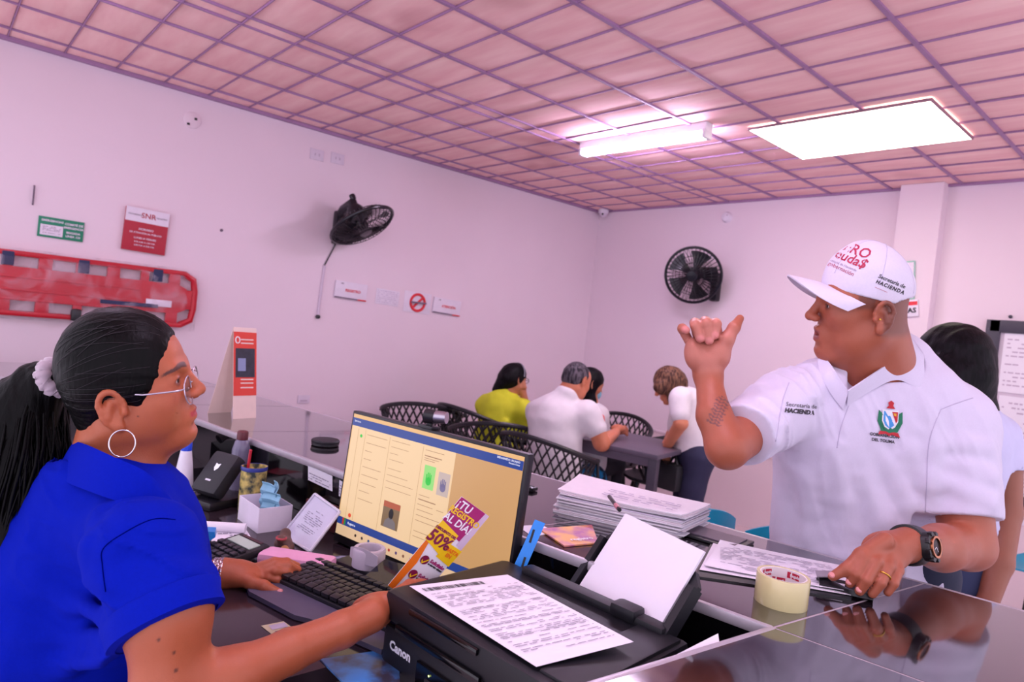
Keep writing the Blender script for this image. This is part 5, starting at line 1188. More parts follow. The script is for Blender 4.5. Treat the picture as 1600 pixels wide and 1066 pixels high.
form_print(topt, lambda p: topfr((p[0], p[1], p[2]+.006)), topw, toph, 5, 8, m=mat('stamp_ink', S(150, 136, 170), .8), x0=.35, x1=.9, y0=.1, y1=.5)
pa, pb = P(955, 778, 1.60), P(966, 797, 1.56)
zt = ZT+.0035*14+.018; pa = onz(952, 776, zt); pb = onz(968, 797, zt)
t = thing('pen', 'black pen with pink grip lying on the stack of papers', 'pen', (pa+pb)/2); MB().cyl(pa-(pa+pb)/2, pb-(pa+pb)/2, .0045, n=10).build('barrel', black, t); MB().cyl((pb-pa)*.15, (pb-pa)*.40, .0052, n=10).build('grip', mat('pen_grip', S(206, 130, 140), .4), t)
# brochures
t, fr, w, h = sheet('brochure', 'purple and orange brochure lying on the counter beside the paper stack', 'brochure', [oc(882, 853, .004), oc(935, 848, .004), oc(925, 820, .004), oc(842, 826, .004)], .003, mat('brochure_print', S(226, 160, 60), .35, var=.3, scale=16, col2=S(160, 50, 130)))
text_on('lettering', 'registro', .018, whp, t, lambda p: fr((p[0], p[1]-h*.25, p[2]+.0008)), bold=.0004)
sheet('white_leaflet', 'white leaflet partly under the purple brochure', 'brochure', [oc(832, 838, .001), oc(870, 832, .001), oc(845, 820, .001), oc(808, 822, .001)], .001)
# black flat things
t = MB().box((0, 0, .006), (.10, .03, .010), ch=.004).build('pen_case', black, None, oc(812, 762), CA+.05); tag(t, 'flat black case lying on the counter beside the monitor', 'case')
t = thing('stamp_pad', 'round black stamp pad lying on the counter behind the monitor', 'stamp pad', oc(508, 696)); MB().lathe([(.001, .0), (.038, 0), (.042, .003), (.042, .010), (.038, .013), (.001, .013)], 28).build('body', black, t); MB().lathe([(.042, .0095), (.043, .011), (.043, .016), (.04, .019), (.001, .02)], 28).build('lid', black_m, t)
# black tray edge with a grey insert
t = thing('clipboard', 'black tray lying on the counter behind the white sheets', 'tray', oc(1118, 843), CA); MB().box((0, 0, .004), (.14, .10, .006), ch=.002).build('base', black, t); MB().box((0, 0, .0085), (.115, .075, .003)).build('insert', mat('tray_grey', S(90, 76, 92), .3), t)
# sheets under the man's hand, on a black clipboard
t, fr, w, h = sheet('clipboard', 'black clipboard under the white sheets beside the tape roll', 'clipboard', [oc(1085, 900, .003), oc(1330, 936, .003), oc(1345, 905, .003), oc(1110, 850, .003)], .005, black)
for i, c4 in enumerate(([(1093, 890), (1330, 930), (1342, 893), (1118, 842)], [(1100, 886), (1318, 925), (1326, 888), (1125, 846)])):
    t, fr, w, h = sheet('form_sheet', ['lower white handwritten sheet on the black clipboard', 'upper white handwritten sheet on the black clipboard'][i], 'paper', [oc(*p, .0055+.002*i) for p in c4], .0008, curl=.01*i)
form_print(t, lambda p: fr((p[0], p[1], p[2]+.0012)), w, h, 16, 14, m=mat('pencil', S(180, 170, 190), .8))
# roll of packing tape
tr = oc(1217, 935); tro = oc(1214, 944, 0); t = thing('packing_tape_roll', 'roll of yellowish transparent packing tape standing flat on the counter', 'tape roll', tro+np.array([.0, .012, 0]))
MB().lathe([(.0385, 0), (.0435, 0), (.044, .001), (.044, .049), (.0435, .050), (.0385, .050), (.0385, 0)], 44, close=False).build('tape', mat('tape_amber', S(226, 214, 158), .22, coat=.5), t)
core = MB().lathe([(.0385, .0005), (.0385, .0495), (.036, .0495), (.036, .0005), (.0385, .0005)], 44, close=False).build('core', mat('tape_core', S(238, 226, 228), .6), t)
rdm = mat('tape_red', S(190, 24, 60), .5)
for i in range(18):
    a0 = i*2*math.pi/18; big = i % 2 == 0
    def g_(u, v): a = a0+(u-.5)*(.40 if big else .17); return np.array([.0357*math.cos(a), .0357*math.sin(a), (.0405 if i % 4 < 2 else .027)+(v-.5)*.011])
    MB().grid(g_, 8, 3).build('core_print', rdm, core)
    if big: text_on('core_lettering', 'Pegafan', .007, whp, core, lambda p, a0=a0, i=i: np.array([.0353*math.cos(a0+3.1416*0-p[0]/.0357), .0353*math.sin(a0-p[0]/.0357), (.0405 if i % 4 < 2 else .027)+p[1]]), bold=.0002)
# black device under the man's fingers
hx = oc(1318, 925); t = thing('card_holder', 'shiny black plastic pouch under the man’s fingers on the counter', 'pouch', hx, .5); MB().grid(lambda u, v: np.array([(u-.5)*.09, (v-.5)*.05, .014+.010*math.sin(u*5+v*3)*math.sin(v*3.1)]), 16, 12, .010).build('pouch', black, t); MB().box((-.035, .0, .026), (.03, .035, .002), R=rotm('Y', -.2)).build('card', mat('card_grey', S(150, 140, 150), .3), t)
# tri-fold brochure stand on the counter near the wall
b1, b2 = oc(364, 655), oc(400, 653); bx_ = unit((b2-b1)*np.array([1, 1, 0])); hb = .325
t = thing('tabletop_flyer', 'tall red and white folded flyer standing on the counter', 'flyer', (b1+b2)/2); bwid = np.linalg.norm(b2-b1); nb = unit(np.cross(bx_, UPW)); ub = unit(UPW+nb*-.16)
frb = frame((0, 0, 0), bx_, ub); rdp = mat('flyer_red', S(226, 62, 48), .4)
MB().grid(lambda u, v: frb(((u-.5)*bwid, v*hb, 0)), 2, 2, .001).build('front_leaf', mat('flyer_cream', S(240, 214, 206), .5), t); MB().grid(lambda u, v: frb(((u-.5)*bwid, hb, 0))*(v)+(1-v)*(np.array(frb(((u-.5)*bwid-.02, 0, 0)))-nb*.13), 2, 2, .001).build('back_leaf', mat('flyer_cream', S(240, 214, 206), .5), t)
def BR(n, m, x0, y0, x1, y1, dz=.0015): MB().add([frb((x*bwid, y*hb, dz)) for x, y in ((x0, y0), (x1, y0), (x1, y1), (x0, y1))], [(0, 1, 2, 3)]).build(n, m, t, smooth=0)
BR('flyer_panel', rdp, -.5, .25, .5, .95); BR('flyer_photo', mat('flyer_photo', S(54, 52, 78), .4, var=.5, scale=30), -.42, .45, .42, .77, .002); BR('flyer_photo', mat('photo_paper', S(140, 150, 190), .5), -.32, .52, .02, .66, .0024)
for y in (.86, .82, .42, .38, .33): BR('print', mat('flyer_cream', S(240, 214, 206), .5), -.2, y, .36, y+.014, .0022)
MB().tube([frb(((-.33+.09*math.cos(a))*bwid, (.86+.035*math.sin(a))*hb, .002)) for a in np.linspace(0, 6.28, 16, False)], .0022, 5, True).build('logo', whp, t)
# ================================================================ things on the walls
def wl(x, y, off=0.0): return onx(x, y, XW+off)
def wbk(x, y, off=0.0): return ony(x, y, YW-off)
def wall_sign(name, label, cat, c4, side, m, thick=.012, panels=(), texts=()):
    f = wl if side == 'L' else (wbk if side == 'B' else (lambda x, y, o_=0: ony(x, y, YW-.10-o_)))
    q = [f(*p, .002) for p in c4]; o = sum(q)/4; n = np.array([1.0, 0, 0]) if side == 'L' else np.array([0, -1.0, 0])
    t = thing(name, label, cat, o)
    U = unit((q[1]-q[0])+(q[2]-q[3])); w = (np.linalg.norm(q[1]-q[0])+np.linalg.norm(q[2]-q[3]))/2; h = (np.linalg.norm(q[3]-q[0])+np.linalg.norm(q[2]-q[1]))/2
    fr = frame((0, 0, 0), U, np.cross(n, U)); MB().box(fr((0, 0, thick/2)), (w, h, thick), R=np.stack([U, np.cross(n, U), n], 1), ch=.0015).build('board', m, t)
    for nm, mm, x0, y0, x1, y1 in panels: rect(t, fr, nm, mm, x0*w-w/2, y0*h-h/2, x1*w-w/2, y1*h-h/2, thick+.0012)
    for s_, mm, x, y, sz in texts: text_on('lettering', s_, sz*h, mm, t, lambda p: fr((p[0]+x*w-w/2, p[1]+y*h-h/2, thick+.002)), bold=.004*sz, dz=0)
    return t, fr, w, h
sw = mat('sign_white', S(232, 222, 236), .5); sg = mat('sign_green', S(16, 132, 96), .5); sr = mat('sign_red', S(176, 18, 48), .45); sred = mat('sign_bright_red', S(224, 40, 56), .5); sgrey = mat('sign_grey', S(120, 104, 124), .5)
t, fr, w, h = wall_sign('green_sign', 'green and white emergency information sign on the left wall', 'sign', [(57, 368), (129, 379), (132, 348), (61, 337)], 'L', sg, .006, panels=[('sign_panel', sw, .05, .10, .54, .62)], texts=[('EMERGENCIAS', sw, .30, .82, .14), ('COMITÉ DE', sw, .77, .78, .15), ('EMERGENCIA', sw, .77, .60, .14), ('BRIGADA', sw, .77, .36, .14), ('LÍNEA 123', sw, .77, .18, .14)])
form_print(t, lambda p: fr((p[0]-w*.2, p[1]-h*.14, p[2]+.008)), w*.45, h*.45, 6, 40, m=sgrey)
t, fr, w, h = wall_sign('notice_board', 'red and white notice board with SNR heading on the left wall', 'sign', [(188, 388), (255, 400), (265, 335), (197, 322)], 'L', sr, .02, panels=[('sign_panel', sw, 0, .68, 1, 1)], texts=[('SNR', sr, .52, .84, .17), ('NOTARIADO', sgrey, .22, .84, .05), ('Y REGISTRO', sgrey, .81, .84, .05), ('HORARIO', sw, .5, .52, .07), ('DE ATENCIÓN AL PÚBLICO', sw, .5, .43, .055), ('LUNES A VIERNES', sw, .5, .31, .06), ('8:00 A.M. A 1:00 P.M.', sw, .5, .22, .05), ('2:00 P.M. A 5:00 P.M.', sw, .5, .14, .05)])
for nm, c4, s_, lb in (('wall_plate', [(521, 464), (571, 471), (573, 446), (524, 437)], 'REGISTRO', 'small white sign with red lettering beside the fan cord'), ('wall_plate', [(675, 488), (717, 494), (719, 472), (677, 463)], 'ATENCIÓN', 'small white sign with red lettering at the right end of the row')):
    wall_sign(nm, lb, 'sign', c4, 'L', sw, .014, panels=[('sign_base', sgrey, 0, -.02, .72, .06), ('sign_base', sred, .72, -.02, 1, .06)], texts=[(s_, sred, .55, .48, .22), ('SNR', sgrey, .2, .86, .10)])
t, fr, w, h = wall_sign('paper_notice', 'faint white paper notice taped between the small wall signs', 'notice', [(586, 474), (622, 480), (624, 456), (588, 450)], 'L', sw, .002); form_print(t, lambda p: fr((p[0], p[1], p[2]+.003)), w, h, 7, 41, m=mat('faint_ink', S(204, 192, 212), .8))
t, fr, w, h = wall_sign('no_smoking_sign', 'white sign with a red no-smoking circle on the left wall', 'sign', [(630, 486), (671, 492), (674, 460), (632, 454)], 'L', sw, .003)
rr = min(w, h)*.40; MB().tube([fr((rr*math.cos(a), rr*math.sin(a), .006)) for a in np.linspace(0, 6.283, 28, False)], .011, 6, True).build('ring', sred, t); MB().tube([fr((-rr*.7, -rr*.7, .006)), fr((rr*.7, rr*.7, .006))], .010, 6).build('slash', sred, t); MB().box(fr((0, 0, .0045)), (.05, w*.55, h*.08), ch=0).build('cigarette', sgrey, t)
# red spine board wrapped in film
yb0, yb1, zb0, zb1 = -.55, 1.262, 1.15, 1.50
sb_t = thing('spine_board', 'long red plastic rescue stretcher board wrapped in clear film on the wall', 'stretcher board', (XW, .36, 1.3)); so_ = np.array([XW, .36, 1.3])
rb = mat('stretcher_red', S(196, 8, 38), .35, var=.12, scale=8, bump=.3, bscale=20)
L_ = lambda y, z, x=0.0: np.array([x, y, z])-np.array([0, .36, 1.3])
MB().prism([(yb0, zb0+.085), (yb1-.10, zb0+.085), (yb1-.05, zb0+.11), (yb1-.05, zb1-.11), (yb1-.10, zb1-.085), (yb0, zb1-.085)], .018, .055, fr=lambda p: L_(p[0], p[1], p[2])).build('centre_slab', rb, sb_t)
for a, b, z0, z1 in ((yb0, yb1-.06, zb1-.03, zb1), (yb0, yb1-.06, zb0, zb0+.03)): MB().box(L_((a+b)/2, (z0+z1)/2, .038), (.045, b-a, z1-z0), ch=.012).build('rail', rb, sb_t)
MB().tube([L_(yb1-.07, zb0+.017, .038), L_(yb1-.012, zb0+.05, .038), L_(yb1, zb0+.12, .038), L_(yb1, zb1-.12, .038), L_(yb1-.012, zb1-.05, .038), L_(yb1-.07, zb1-.017, .038)], .02, 8).build('end_rail', rb, sb_t)
y = yb0+.06; i = 0
while y < yb1-.05:
    for z0, z1 in ((zb1-.09, zb1-.022), (zb0+.022, zb0+.09)): MB().box(L_(y, (z0+z1)/2, .037), (.036, .045 if i % 2 else .065, z1-z0), ch=.006).build('rib', rb, sb_t)
    y += .163; i += 1
MB().box(L_(yb1-.04, (zb0+zb1)/2, .037), (.034, .05, .12), ch=.006).build('rib', rb, sb_t)
for z in (1.29, 1.36, 1.24): MB().box(L_(.2, z, .056), (.006, 1.5, .012), ch=.002).build('ridge', rb, sb_t)
nv = mat('strap_navy', S(40, 46, 84), .7)
for px in (12, 131, 247): y_ = wl(px, 390)[1]; MB().box(L_(y_, zb1-.045, .052), (.02, .055, .075), ch=.006).build('strap', nv, sb_t)
MB().box(L_(wl(200, 463)[1], 1.27, .064), (.012, .30, .022), ch=.003).build('label_strip', nv, sb_t); MB().box(L_(wl(245, 462)[1], 1.29, .062), (.008, .14, .04), ch=.002).build('white_strip', sw, sb_t)
MB().box(L_(wl(115, 498)[1], zb0+.03, .06), (.05, .05, .07), ch=.015).build('buckle', black, sb_t)
def film():
    m = bpy.data.materials.new('clear_film'); m.use_nodes = True; N = m.node_tree.nodes; Ln = m.node_tree.links; b = N['Principled BSDF']; b.inputs['Base Color'].default_value = S(240, 225, 240); b.inputs['Roughness'].default_value = .12
    tc = N.new('ShaderNodeTexCoord'); nz = N.new('ShaderNodeTexNoise'); nz.inputs['Scale'].default_value = 6; nz.inputs['Detail'].default_value = 6; nz.inputs['Distortion'].default_value = 1.5; Ln.new(tc.outputs['Object'], nz.inputs['Vector'])
    rp = N.new('ShaderNodeValToRGB'); rp.color_ramp.elements[0].position = .45; rp.color_ramp.elements[0].color = (.03, .03, .03, 1); rp.color_ramp.elements[1].position = .75; rp.color_ramp.elements[1].color = (.34, .34, .34, 1); Ln.new(nz.outputs[0], rp.inputs[0]); Ln.new(rp.outputs[0], b.inputs['Alpha'])
    bp = N.new('ShaderNodeBump'); bp.inputs['Strength'].default_value = .8; bp.inputs['Distance'].default_value = .01; Ln.new(nz.outputs[0], bp.inputs['Height']); Ln.new(bp.outputs[0], b.inputs['Normal']); return m
fm_ = film()
def filmf(u, v):
    y = yb0+(yb1+.03-yb0)*u; z = zb0-.02+(zb1-zb0+.035)*v; e = min(u*8+1, (1-u)*14, 1)*min(v*7, (1-v)*7, 1)
    return L_(y, z, .006+.066*max(0, e)**.6+.006*math.sin(u*37+v*5)*math.sin(v*9)*max(0, e)+.008*math.sin(u*11-v*7)*max(0, e))
MB().grid(filmf, 60, 18).build('plastic_film', fm_, sb_t, smooth=180)
# small fittings
def fitting(name, label, cat, p, prof, n, m, R=None):
    ax = np.array(n, float); t = MB().lathe(prof, 24, R=np.stack([*_orth(ax), ax], 1)).build(name, m, None, p); return tag(t, label, cat)
jb = thing('junction_box', 'round white junction box high on the left wall', 'junction box', wl(300, 188)); MB().lathe([(.001, .012), (.046, .012), (.050, .009), (.050, 0)], 26, R=np.stack([*_orth(np.array([1., 0, 0])), np.array([1., 0, 0])], 1)).build('cover', m_wall, jb)
for dy, dz in ((.018, .01), (-.022, -.03)): MB().box((.014, dy, dz), (.006, .016, .014), ch=.002).build('screw_slot', black_m, jb)
for px, lb in ((495, 'left one of the two faint white outlet plates high on the left wall'), (527, 'right one of the two faint white outlet plates high on the left wall')):
    t = thing('outlet_plate', lb, 'outlet', wl(px, 242 if px < 500 else 248)); MB().box((.004, 0, 0), (.008, .10, .075), ch=.003).build('plate', mat('plate_white', S(222, 208, 224), .5), t)
    for dy in (-.015, .015): MB().box((.0085, dy, 0), (.002, .008, .018)).build('slot', mat('plate_slot', S(190, 172, 192), .6), t)
t = thing('outlet_plate', 'white wall outlet low on the left wall above the counter', 'outlet', wl(474, 624)); MB().box((.004, 0, 0), (.008, .09, .06), ch=.003).build('plate', MATS['plate_white'], t); MB().box((.0085, 0, -.01), (.002, .05, .01)).build('slot', MATS['plate_slot'], t)
t = MB().tube([(0, 0, .055), (.012, 0, .05), (.012, 0, -.03), (.006, 0, -.05)], .004, 6).build('wall_hook', mat('hook_grey', S(110, 90, 110), .5), None, wl(52, 306)); tag(t, 'thin grey hook hanging on the left wall', 'hook')
t = MB().lathe([(.001, .012), (.008, .010), (.010, 0)], 12, R=np.stack([*_orth(np.array([1., 0, 0])), np.array([1., 0, 0])], 1)).build('wall_screw', mat('hook_grey', S(110, 90, 110), .5), None, wl(346, 360)); tag(t, 'small screw in the left wall right of the notice board', 'screw')
sd = thing('security_camera', 'small white dome camera in the ceiling corner', 'camera', onz(946, 336, ZC-.03)+np.array([.06, -.10, 0])); MB().lathe([(.05, .03), (.05, .0), (.045, -.008), (.001, -.010)], 22).build('base', sw, sd); MB().lathe([(.04, -.008), (.037, -.028), (.02, -.044), (.001, -.048)], 22).build('dome', mat('plate_white', S(222, 208, 224), .5), sd); MB().lathe([(.001, .01), (.008, .008), (.01, 0)], 10, c=(.02, -.03, -.02), R=rotm('X', 1.57)).build('lens', black, sd)
sd = thing('motion_sensor', 'round white sensor on the back wall near the ceiling', 'sensor', wbk(1137, 340)); ax = np.array([0, -1., 0]); MB().lathe([(.045, 0), (.045, .02), (.035, .035), (.001, .045)], 22, R=np.stack([*_orth(ax), ax], 1)).build('body', sw, sd); MB().box((.02, -.045, .01), (.01, .012, .01), ch=.002).build('led_window', mat('plate_slot', S(190, 172, 192), .6), sd)
# signs by the column
wall_sign('column_sign', 'white framed sign with green edge on the column behind the cap', 'sign', [(1402, 470), (1428, 468), (1432, 408), (1406, 409)], 'C', mat('sign_green_edge', S(150, 196, 180), .5), .012, panels=[('sign_panel', sw, .06, .04, .94, .96)])
wall_sign('column_sign', 'small white sign with red stripe below the green edged sign', 'sign', [(1400, 497), (1434, 494), (1437, 468), (1403, 470)], 'C', sw, .012, panels=[('sign_stripe', sred, .55, .66, .98, .88)], texts=[('AS', INKD, .72, .35, .40)])
# framed notice board at the right edge
pbo = [wbk(1540, 800, .0), wbk(1548, 500, .0)]; x0 = wbk(1547, 520)[0]; ztop = wbk(1549, 500)[2]; zbot = .62
pbt = thing('framed_board', 'large dark framed notice board with paper sheets on the back wall', 'notice board', (x0+.55, YW, (ztop+zbot)/2)); bh_ = ztop-zbot
MB().box((0, -.008, 0), (1.1, .012, bh_)).build('backing', mat('board_backing', S(214, 200, 214), .7), pbt)
dk = mat('frame_slate', S(60, 56, 72), .5)
for x, z, w, h in ((-.53, 0, .075, bh_), (.53, 0, .075, bh_), (0, bh_/2-.037, 1.1, .075), (0, -bh_/2+.037, 1.1, .075)): MB().box((x, -.02, z), (w, .03, h), ch=.005).build('frame_bar', dk, pbt)
for i, (xx, zz, ww, hh) in enumerate(((-.32, .30, .30, .36), (-.30, -.10, .32, .40), (.05, .28, .30, .40), (.05, -.16, .30, .40), (-.30, -.5, .3, .3))):
    o = thing('notice_sheet', ['white printed sheet at the top left of the framed board', 'white printed sheet in the middle left of the framed board', 'white printed sheet at the top right of the framed board', 'white printed sheet in the middle right of the framed board', 'white printed sheet at the bottom left of the framed board'][i], 'notice', (x0+.55+xx, YW-.018, (ztop+zbot)/2+zz)); MB().box((0, 0, 0), (ww, .004, hh)).build('paper', white_paper(), o)
    form_print(o, frame((0, -.0026, 0), (1, 0, 0), (0, 0, 1)), ww, hh, 12, 60+i, m=mat('faint_ink2', S(196, 180, 200), .8))
tag(MB().lathe([(.001, .014), (.009, .012), (.011, 0)], 12, R=np.stack([*_orth(np.array([0, -1., 0])), np.array([0, -1., 0])], 1)).build('wall_screw', dk, None, wbk(1579, 495)), 'small screw in the back wall above the framed board', 'screw')

# ---- wall fans
fan_m = mat('fan_black', S(26, 24, 34), .25); fan_b = mat('fan_blade', S(24, 23, 30), .3)
def wall_fan(label, c, n, mount, wall_n, R_=.225, cord=None):
    t = thing('wall_fan', label, 'fan', mount); c = np.array(c)-mount; n = unit(n); e1, e2 = _orth(n); Rm = np.stack([e1, e2, n], 1); wn = np.array(wall_n, float)
    e_side = unit(np.cross(wn, UPW))
    MB().box(wn*.035+UPW*-.02, (.075, .07, .24), R=np.stack([e_side, wn, UPW], 1), ch=.02).build('wall_bracket', fan_m, t)
    MB().tube([wn*.05+UPW*.07, wn*.09+UPW*.11, c-n*.16+UPW*.02, c-n*.10], [.035, .034, .032, .035], 12).build('arm', fan_m, t)
    MB().lathe([(.001, -.15), (.045, -.148), (.060, -.12), (.062, -.05), (.055, -.03), (.001, -.03)], 22, c=c, R=Rm).build('motor_housing', fan_m, t)
    MB().lathe([(.001, -.15), (.018, -.150), (.022, -.17), (.020, -.185), (.001, -.188)], 14, c=c+UPW*.05, R=Rm).build('control_knob', fan_m, t)
    for i in range(5):
        def bl(u, v, i=i):
            a = i*1.2566+(u-.5)*(.55+.35*v); r = .05+(.15)*v; return c+Rm@np.array([r*math.cos(a), r*math.sin(a), .03*(u-.5)])
        MB().grid(bl, 8, 8, .003).build('blade', fan_b, t)
    MB().lathe([(.001, .035), (.03, .033), (.042, .02), (.042, -.02)], 20, c=c, R=Rm).build('hub', fan_m, t)
    MB().tube([c+Rm@np.array([R_*math.cos(a), R_*math.sin(a), 0]) for a in np.linspace(0, 6.283, 48, False)], .012, 8, True, flat=None).build('cage_rim', fan_m, t)
    for s, nm in ((1, 'cage_front'), (-1, 'cage_back')):
        g = MB()
        for i in range(40):
            a = i*2*math.pi/40; g.tube([c+Rm@np.array([r*math.cos(a+tw), r*math.sin(a+tw), s*z]) for r, z, tw in ((.045, .062, 0), (.10, .060, .06), (.16, .052, .1), (.205, .03, .11), (R_, .004, .11))], .0026, 4)
        for r, z in ((.10, .060), (.155, .053)): g.tube([c+Rm@np.array([r*math.cos(a), r*math.sin(a), s*z]) for a in np.linspace(0, 6.283, 36, False)], .002, 4, True)
        g.build(nm, fan_m, t)['kind'] = 'stuff'
    MB().lathe([(.001, .070), (.04, .068), (.048, .060), (.046, .056)], 20, c=c, R=Rm).build('badge', fan_m, t)
    if cord is not None:
        a, b = np.array(cord[0])-mount, np.array(cord[1])-mount; MB().tube([wn*.01-UPW*.14, a], .005, 6).build('cord', fan_m, t); MB().tube([a, b], .010, 8).build('cord_conduit', mat('conduit_white', S(214, 198, 216), .5), t); MB().lathe([(.001, .02), (.014, .018), (.016, 0)], 12, c=b, R=np.stack([*_orth(wn), wn], 1)).build('cord_end', black, t)
mnt = wl(526, 352, .0); wall_fan('black wall fan with hanging cord on the left wall', wl(566, 352, .32)+UPW*.0, (.48, .30, -.82), mnt, (1, 0, 0), cord=(wl(507, 415, .006), wl(496, 495, .006)))
mnt = wbk(1122, 446, .0); wall_fan('black wall fan on the back wall behind the raised hand', wbk(1083, 430, .28), (.38, -.88, -.22), mnt, (0, -1, 0))
# ================================================================ waiting area: table, chairs, visitors
ch_m = mat('chair_black', S(24, 22, 30), .45)
def lattice_chair():
    t = thing('lattice_armchair', 'x', 'chair', (0, 0, 0), group='black lattice armchairs')
    T0 = 2.05
    def sh(th, v):
        top = .62+.14*max(0, math.cos(th*.62))**2.2; z = .43+(top-.43)*v; r = .215+.065*v
        return np.array([-r*1.0*math.cos(th)*(1.0 if abs(th) < 1.57 else 1.05), r*1.08*math.sin(th), z])
    MB().tube([sh(th, 1) for th in np.linspace(-T0, T0, 40)], .016, 8).build('rim', ch_m, t)
    MB().tube([sh(th, 0) for th in np.linspace(-T0, T0, 30)], .010, 6).build('lower_rim', ch_m, t)
    g = MB(); n = 22
    for d in (-1, 1):
        for i in range(-5, n+5):
            pts = []
            for j in range(7):
                v = j/6; th = -T0+2*T0*(i/n)+d*.55*(v-.5)
                if -T0 <= th <= T0: pts.append(sh(th, v))
            if len(pts) > 2: g.tube(pts, .0066, 4)
    g.build('lattice', ch_m, t, smooth=180)['kind'] = 'stuff'
    MB().lathe([(.001, .0), (.21, 0), (.23, .012), (.225, .03), (.19, .038), (.001, .03)], 26, c=(.02, 0, .40)).build('seat', ch_m, t)
    for sx in (-1, 1): MB().tube([sh(sx*T0, 1), sh(sx*T0, 1)+np.array([.02, 0, -.10]), sh(sx*T0, 0)+np.array([.0, 0, 0])], .011, 6).build('arm_front', ch_m, t)
    for sx in (-1, 1):
        for sy in (-1, 1): MB().cyl((sx*.15, sy*.16, .41), (sx*.235, sy*.235, 0), .017, .011, n=8).build('leg', ch_m, t)
    return t
def floor_at(x, y, t_): p = P(x, y, t_); return np.array([p[0], p[1], 0])
FWD = math.atan2(_f[1], _f[0])
chairs = [((658, 655, 5.0), FWD+.1, 'empty black lattice armchair just left of the webcam'),
          ((742, 672, 5.0), FWD-.8, 'black lattice armchair holding the woman in yellow'),
          ((772, 690, 4.45), FWD+.1, 'black lattice armchair between the woman in yellow and the monitor'),
          ((858, 700, 4.05), FWD-.7, 'black lattice armchair holding the grey-haired man, nearest to the counter'),
          ((956, 672, 5.2), FWD+2.7, 'black lattice armchair on the far side of the table behind the man’s elbow'),
          ((1036, 690, 4.7), FWD+1.4, 'black lattice armchair beside the bending woman')]
c0 = lattice_chair()
for i, (p, rz, lb) in enumerate(chairs):
    o = c0 if i == 0 else copy_tree(c0); q = floor_at(*p); o.location = tuple(q); o.rotation_euler = (0, 0, rz); o['label'] = lb
# table
ta = math.atan2(_f[1], _f[0])-.62; tp = floor_at(985, 700, 4.42)
tt = thing('dining_table', 'dark grey square table with straight legs in the waiting area', 'table', tp, ta); tm = mat('table_grey', S(92, 82, 98), .4)
MB().box((0, 0, .69), (.66, .66, .03), ch=.004).build('table_top', tm, tt)
for sx in (-1, 1):
    MB().box((sx*.305, 0, .65), (.03, .58, .05)).build('apron', tm, tt)
    for sy in (-1, 1): MB().box((sx*.30, sy*.30, .3375), (.055, .055, .675), ch=.004).build('leg', mat('table_leg', S(66, 60, 74), .4), tt)
def gen_person(name, label, org, D, tintf, res, clothes, base_col):
    V, Q = D.mesh(res); col = np.tile(np.array(base_col), (len(V), 1))
    if tintf is not None: col = tintf(col, V)
    b = np_mesh('person', V, Q, m_skin, None, org, np.c_[col, np.ones(len(V))]); tag(b, label, 'person')
    for nm, G, m, r in clothes:
        V, Q = G.mesh(r); np_mesh(nm, V, Q, m, b, org)
    return b
def head_at(x, y, t_, fwd, up=UPW, sc=1.0): return Fr(P(x, y, t_), fwd, up, sc)
RBn = np.stack([_r, _f, _u], 1)
def hair_shell(h, extra=(), back=1.0):
    H = Sdf(); k = h.k; H.ell(h.p(-8, 0, 34), np.array([100, 84, 88])*k, h.R, .01); H.ell(h.p(-30, 0, 0), np.array([72, 78, 80])*k, h.R, .03)
    for a, b, r1, r2 in extra: H.cone(a, b, r1, r2, .03)
    H.ell(h.p(120, 0, -42), np.array([78, 95, 118])*k, h.R, .012, True); H.disp(lambda p: .003*vnoise(p, 26, 3), .004); return H
sk2 = S(190, 122, 92)[:3]; hb_ = hair_mat('hair_far_black', S(20, 16, 22), S(8, 7, 10), .5)
